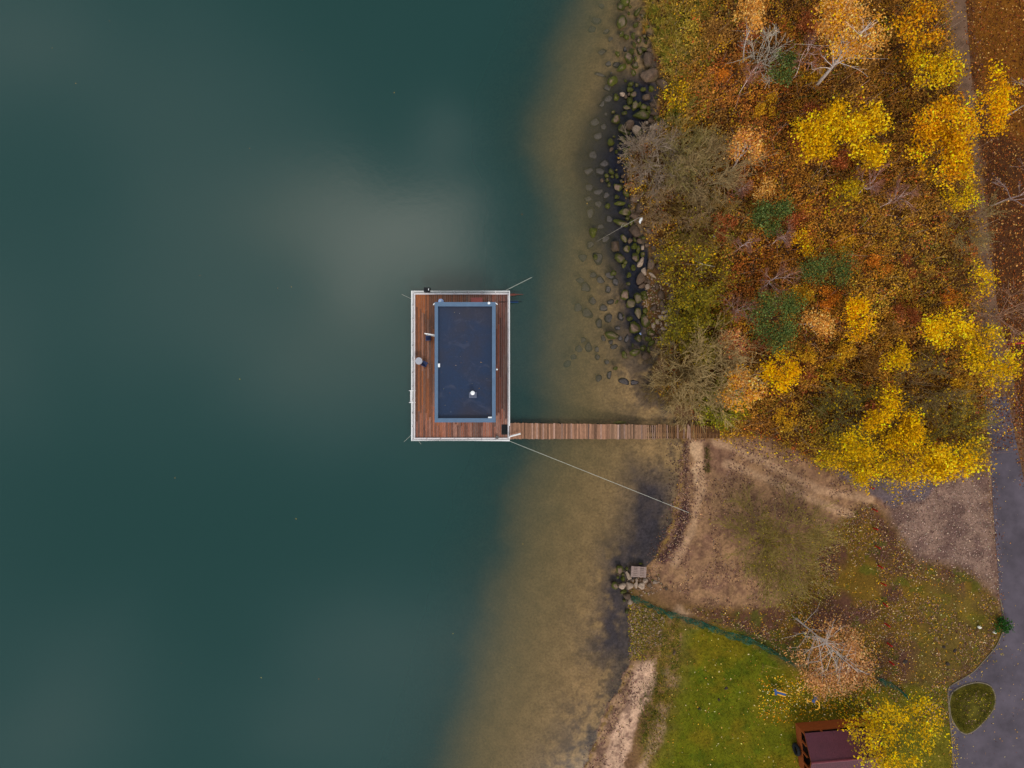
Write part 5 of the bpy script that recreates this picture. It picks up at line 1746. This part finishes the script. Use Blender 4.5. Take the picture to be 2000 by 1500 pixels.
b = MB(); b.box(x, y, z, .26, .14, z + .75, -.3)
b.box(x, y, z + .75, .3, .18, z + .79, -.3)
tag(b.build('marker_post', M['red'], at=(x, y, z)), 'lone red marker post under the trees beside the road', 'post')
t = thing('barrier', 'red barrier pole across the trail at the right edge', 'barrier', G(1968, 672))
x, y, z = G(1968, 672)
b = MB(); b.box(x, y, z, .12, .12, z + 1.0); b.build('post', M['red'], t)
b = MB(); b.tube([(x - .1, y, z + .95), (x + 3.4, y + .15, z + .95)], .06, 8); b.build('bar', M['red'], t)

NETS = [('torn green netting slumped between the stones and the lawn corner', [(1228, 1160), (1250, 1168), (1268, 1178), (1292, 1190), (1316, 1196), (1342, 1206), (1368, 1212), (1390, 1222), (1420, 1234), (1450, 1240), (1490, 1258), (1520, 1276), (1545, 1290)]),
        ('short green netting fence remnant left of the red posts above the yellow shed tree', [(1712, 1322), (1730, 1328), (1745, 1336), (1760, 1348), (1768, 1362)])]
for lb, line in NETS:
    L_ = smooth_line(line, len(line) * 5)
    t = thing('netting_fence', lb, 'fence', G(*line[len(line) // 2]), 'green netting fences')
    V, n = [], len(L_)
    rows_ = 7
    for i, (px, py) in enumerate(L_):
        x, y, z = G(px, py)
        z = max(z, .02)
        a = np.array(L_[min(i + 1, n - 1)]) - np.array(L_[max(i - 1, 0)])
        a = a / np.linalg.norm(a)
        nx_, ny_ = a[1], a[0]
        slump = .25 + .75 * float(fbm([px], [py], 60, 141)[0])
        for j in range(rows_):
            s_ = j / (rows_ - 1)
            out_ = s_ * (.65 * slump) + .10 * math.sin(i * 1.1 + j * .9)
            V.append((x - nx_ * out_ * -1 + random.gauss(0, .03), y - ny_ * -out_ * -1 + random.gauss(0, .03),
                      z + .04 + s_ * (.95 - .75 * slump) + .07 * math.sin(i * .8 + j * 1.3) * s_))
    Fq_ = [(i * rows_ + j, (i + 1) * rows_ + j, (i + 1) * rows_ + j + 1, i * rows_ + j + 1) for i in range(n - 1) for j in range(rows_ - 1)]
    put('netting', V, Fq_, M['net'], t, smooth=True)
    for i in range(2, n, 9):
        px, py = L_[i]
        x, y, z = G(px, py)
        z = max(z, 0)
        b = MB()
        b.tube([(x, y, z - .2), (x + random.gauss(.1, .12), y + random.gauss(-.05, .1), z + .95)], .022, 6, col=lin(40, 70, 52))
        b.build('post', M['bark'], t)
    b = MB()
    b.tube([G(*p)[:2] + (max(G(*p)[2], 0) + .12 + .05 * math.sin(i),) for i, p in enumerate(L_)], .012, 4, col=lin(20, 92, 76))
    b.build('cord', M['bark'], t)

# ------------------------------------------------------------------ shed
nw = G(1553, 1412)
ang = math.radians(5.0)
E = np.array([math.cos(ang), math.sin(ang)])
So = np.array([math.sin(ang), -math.cos(ang)])
W_, D_ = 5.4, 3.3
z0 = nw[2]
EV, RG = z0 + 1.85, z0 + 2.65
sh = thing('garden_shed', 'orange-brown wooden shed with a maroon sheet roof on the lawn', 'shed', nw)
Q = lambda u, v, z: (nw[0] + E[0] * u + So[0] * v, nw[1] + E[1] * u + So[1] * v, z)


def slab(b, u0, u1, v0, v1, za, zb):
    V = [Q(u, v, z) for z in (za, zb) for u, v in ((u0, v0), (u0, v1), (u1, v1), (u1, v0))]
    b.add(V, [(3, 2, 1, 0), (4, 5, 6, 7), (0, 1, 5, 4), (1, 2, 6, 5), (2, 3, 7, 6), (3, 0, 4, 7)])


b = MB()
slab(b, 0, W_, 0, .06, z0, z0 + 1.25); slab(b, 0, W_, D_ - .06, D_, z0, z0 + 1.5)
slab(b, 0, .06, .07, D_ - .07, z0, z0 + .95); slab(b, W_ - .06, W_, .07, D_ - .07, z0, z0 + 1.5)
b.build('wall', M['shedwood'], sh)
b = MB(); slab(b, .07, W_ - .07, .07, D_ - .07, z0, z0 + .08); b.build('floor', mat('dark_floor', lin(44, 32, 26), rough=.9), sh)
for u, v in [(0, 0), (1.35, 0), (2.7, 0), (4.05, 0), (W_ - .1, 0), (0, D_ - .1), (W_ - .1, D_ - .1), (0, D_ / 2), (W_ - .1, D_ / 2), (0, D_ * .25), (0, D_ * .75)]:
    b = MB(); slab(b, u + .002, u + .102, v + .002, v + .102, z0 + .01, EV - .06); b.build('post', M['shedwood'], sh)
b = MB()
slab(b, -.01, W_ + .01, -.01, .12, EV - .16, EV - .04); slab(b, -.01, W_ + .01, D_ - .12, D_ + .01, EV - .16, EV - .04)
for u in (-.012, W_ - .08):
    b.tube([Q(u + .05, .02, EV - .1), Q(u + .05, D_ / 2, RG - .1)], .07, 4); b.tube([Q(u + .05, D_ - .02, EV - .1), Q(u + .05, D_ / 2, RG - .1)], .07, 4)
b.build('roof_beam', M['shedwood'], sh)
o_ = .03
b = MB()
for v0, v1 in ((-.12, D_ / 2), (D_ + .12, D_ / 2)):
    e0, e1 = EV - .03, RG
    V = [Q(-o_, v0, e0), Q(W_ + o_, v0, e0), Q(W_ + o_, v1, e1), Q(-o_, v1, e1)]
    V += [(x, y, z + .03) for x, y, z in V]
    F_ = [(0, 1, 2, 3), (7, 6, 5, 4), (0, 4, 5, 1), (1, 5, 6, 2), (2, 6, 7, 3), (3, 7, 4, 0)]
    b.add(V, F_)
    u = -o_ + .02
    while u < W_ + o_:
        b.tube([Q(u, v0, e0 + .032), Q(u, v1, e1 + .032)], .011, 4)
        u += .13
rf = b.build('roof', M['shedroof'], sh)
b = MB(); b.tube([Q(-o_ - .01, D_ / 2, RG + .03), Q(W_ + o_ + .01, D_ / 2, RG + .03)], .09, 8)
b.build('ridge_cap', mat('ridge_sheet', lin(104, 46, 54), rough=.45, spec=.3, var=.1), rf)
b = MB()
for u in (.9, 2.05, 3.3):
    b.tube([Q(u, -.11, EV + .005), Q(u + .02, D_ * .3, EV + .005 + (RG - EV) * .6)], .012, 4)
b.build('sheet_joint', mat('dark_joint', lin(50, 26, 30), rough=.7), rf)
# tyre against the gable
b = MB()
n, m_ = 28, 10
V, F_ = [], []
tc = Q(-.24, 1.78, z0 + .48)
for i in range(n):
    a = 2 * math.pi * i / n
    for j in range(m_):
        c = 2 * math.pi * j / m_
        R_ = .36 + .11 * math.cos(c)
        lx = .13 * math.sin(c) - .2 * (R_ * math.sin(a)) * -1 * .6
        u, zz = R_ * math.cos(a), R_ * math.sin(a)
        V.append((tc[0] + E[0] * lx + So[0] * u, tc[1] + E[1] * lx + So[1] * u, tc[2] + zz))
        F_.append((i * m_ + j, i * m_ + (j + 1) % m_, ((i + 1) % n) * m_ + (j + 1) % m_, ((i + 1) % n) * m_ + j))
b.add(V, F_)
tag(b.build('tyre', M['black'], at=(tc[0], tc[1], z0), smooth=True), 'black tyre leaning against the gable wall of the shed', 'tyre')

# ------------------------------------------------------------------ exercise machines
x, y, z = G(1518, 1348)
t = thing('exercise_bench', 'blue and yellow outdoor exercise bench on the lawn', 'exercise bench', (x, y, z))
r_ = math.radians(-16)
R2 = lambda u, v: (x + u * math.cos(r_) - v * math.sin(r_), y + u * math.sin(r_) + v * math.cos(r_))
b = MB(); b.box(*R2(.12, 0), z + .45, .72, .17, z + .52, r_); b.build('seat_board', M['blue'], t)
b = MB(); b.box(*R2(-.36, .02), z + .55, .17, .46, z + .62, r_ + .45); b.build('backrest', M['blue'], t)
b = MB()
for v in (-.13, .13):
    b.tube([(*R2(-.35, v), z + .52), (*R2(.5, v), z + .50)], .045, 6)
b.tube([(*R2(-.42, .28), z + .5), (*R2(-.3, -.26), z + .5)], .04, 6)
b.build('frame', M['yellow'], t)
for u, v in ((-.3, -.4), (-.3, .1), (.45, -.1), (.45, .1)):
    b = MB(); b.tube([(*R2(u, v * .5), z + .44), (*R2(u * 1.05, v), z)], .025, 6); b.build('leg', M['yellow'], t)
x, y, z = G(1583, 1366)
t = thing('exercise_machine', 'yellow exercise machine with a curved handlebar and blue seat beside the peach birch', 'exercise machine', (x, y, z))
b = MB(); b.box(x - .02, y + .14, z + .6, .26, .2, z + .67, -.4); b.build('seat', M['blue'], t)
b = MB()
b.tube([(x + .16 * math.cos(a) * 1.5 + .04, y + .32 * math.sin(a) - .02, z + .95) for a in np.linspace(-1.9, 1.9, 14)], .042, 6)
b.build('handlebar', M['yellow'], t)
b = MB(); b.tube([(x - .42, y + .06, z + .3), (x, y, z + .45), (x + .26, y - .02, z + .95)], .045, 6)
b.tube([(x - .40, y + .24, z + .32), (x - .36, y - .1, z + .32)], .03, 6); b.build('frame', M['yellow'], t)
b = MB(); b.tube([(x, y, z), (x, y, z + .46)], .05, 8); b.build('post', M['yellow'], t)
b = MB(); b.box(x + .38, y + .08, z, .3, .42, z + .04, -.3); b.build('base', mat('base_plate', lin(96, 92, 100), rough=.7), t)

# ------------------------------------------------------------------ light: overcast sky with brighter and darker cloud, soft sun
SUN_EL, SUN_AZ = math.radians(50), math.radians(165)      # azimuth clockwise from the top of the plan
wd = bpy.data.worlds.new("World")
sc.world = wd
wd.use_nodes = True
nt = wd.node_tree
nt.nodes.clear()
LK_ = nt.links.new
out = N(nt, 'ShaderNodeOutputWorld')
bg = N(nt, 'ShaderNodeBackground', Strength=.1)
sky = N(nt, 'ShaderNodeTexSky')
sky.sky_type = 'NISHITA'
sky.sun_disc = False
sky.sun_elevation = SUN_EL
sky.sun_rotation = SUN_AZ
tc = N(nt, 'ShaderNodeTexCoord')
sx = N(nt, 'ShaderNodeSeparateXYZ')
LK_(tc.outputs['Generated'], sx.inputs[0])
zc_ = mathn(nt, 'MAXIMUM', sx.outputs[2], .06)
# point of the cloud layer in each direction (layer height 1)
cu, cv = mathn(nt, 'DIVIDE', sx.outputs[0], zc_), mathn(nt, 'DIVIDE', sx.outputs[1], zc_)
cb = N(nt, 'ShaderNodeCombineXYZ')
LK_(cu, cb.inputs[0]); LK_(cv, cb.inputs[1])
wn = N(nt, 'ShaderNodeTexNoise', Scale=4.2, Detail=5.0, Roughness=.6)
LK_(cb.outputs[0], wn.inputs['Vector'])
ws = N(nt, 'ShaderNodeSeparateColor')
LK_(wn.outputs['Color'], ws.inputs[0])
cu2 = mathn(nt, 'ADD', cu, mathn(nt, 'MULTIPLY', mathn(nt, 'SUBTRACT', ws.outputs[0], .5), .30))
cv2 = mathn(nt, 'ADD', cv, mathn(nt, 'MULTIPLY', mathn(nt, 'SUBTRACT', ws.outputs[1], .5), .24))
# cloud banks: centre and size on the layer, thickness of light coming through
BANKS = [(-.165, .19, .09, .065, 1.25), (-.235, .235, .10, .045, .45), (-.11, .215, .045, .05, .5), (-.20, .12, .06, .05, .3), (-.30, .25, .10, .05, .35), (-.10, .35, .045, .05, .6), (-.45, .19, .2, .13, .38), (-.44, .40, .18, .14, .3), (-.68, .50, .14, .1, .36),
         (-.25, .04, .14, .1, .45), (-.18, -.36, .14, .10, .42), (-.40, .02, .22, .12, .2), (-.28, -.52, .14, .08, .36), (-.74, .06, .08, .16, .3), (-.08, .06, .10, .14, .4), (-.62, -.45, .12, .14, .35)]
acc = None
for (u, v, ru, rv, am) in BANKS:
    a = mathn(nt, 'POWER', mathn(nt, 'DIVIDE', mathn(nt, 'SUBTRACT', cu2, u), ru), 2.0)
    c = mathn(nt, 'POWER', mathn(nt, 'DIVIDE', mathn(nt, 'SUBTRACT', cv2, v), rv), 2.0)
    e = mathn(nt, 'MULTIPLY', mathn(nt, 'POWER', math.e, mathn(nt, 'MULTIPLY', mathn(nt, 'ADD', a, c), -1.0)), am)
    acc = e if acc is None else mathn(nt, 'ADD', acc, e)
# the layer thins to an even bright grey away from the zenith
zen = N(nt, 'ShaderNodeMapRange', i1=.62, i2=.84, i3=1.0, i4=0.0)
zen.interpolation_type = 'SMOOTHSTEP'
LK_(sx.outputs[2], zen.inputs[0])
base = mathn(nt, 'ADD', mathn(nt, 'MULTIPLY', zen.outputs[0], .60), .20)
br = mathn(nt, 'ADD', base, mathn(nt, 'MULTIPLY', acc, 1.9))
cc = N(nt, 'ShaderNodeMix', _data_type='RGBA')
cc.inputs[6].default_value = (7.4, 9.4, 10.8, 1)
cc.inputs[7].default_value = (11.0, 9.9, 8.6, 1)
cf = N(nt, 'ShaderNodeMapRange', i1=.3, i2=1.6)
LK_(br, cf.inputs[0]); LK_(cf.outputs[0], cc.inputs[0])
cl = N(nt, 'ShaderNodeVectorMath', _operation='SCALE')
LK_(cc.outputs[2], cl.inputs[0]); LK_(br, cl.inputs[3])
mx = N(nt, 'ShaderNodeMix', _data_type='RGBA')
mx.inputs[0].default_value = .9
LK_(sky.outputs[0], mx.inputs[6]); LK_(cl.outputs[0], mx.inputs[7])
LK_(mx.outputs[2], bg.inputs[0])
LK_(bg.outputs[0], out.inputs[0])

sd = bpy.data.lights.new('sun', 'SUN')
sd.energy = 1.5
sd.angle = math.radians(20)
sd.color = (1.0, .95, .88)
so = bpy.data.objects.new('sun', sd)
COL.objects.link(so)
so.location = (10, -30, 40)
dv = Vector((math.sin(SUN_AZ) * math.cos(SUN_EL), math.cos(SUN_AZ) * math.cos(SUN_EL), math.sin(SUN_EL)))
so.rotation_euler = dv.to_track_quat('Z', 'Y').to_euler()

cd = bpy.data.cameras.new('camera')
cam = bpy.data.objects.new('camera', cd)
COL.objects.link(cam)
cam.location = (0, 0, H)
cam.rotation_euler = (0, 0, 0)
cd.sensor_fit = 'HORIZONTAL'
cd.angle = 2 * math.atan(40.0 / H)
cd.clip_end = 5000
sc.camera = cam
sc.view_settings.view_transform = 'Standard'
sc.view_settings.look = 'None'
sc.view_settings.exposure = 0.48
sc.view_settings.gamma = 1
sc.cycles.max_bounces = 6
sc.cycles.transparent_max_bounces = 8
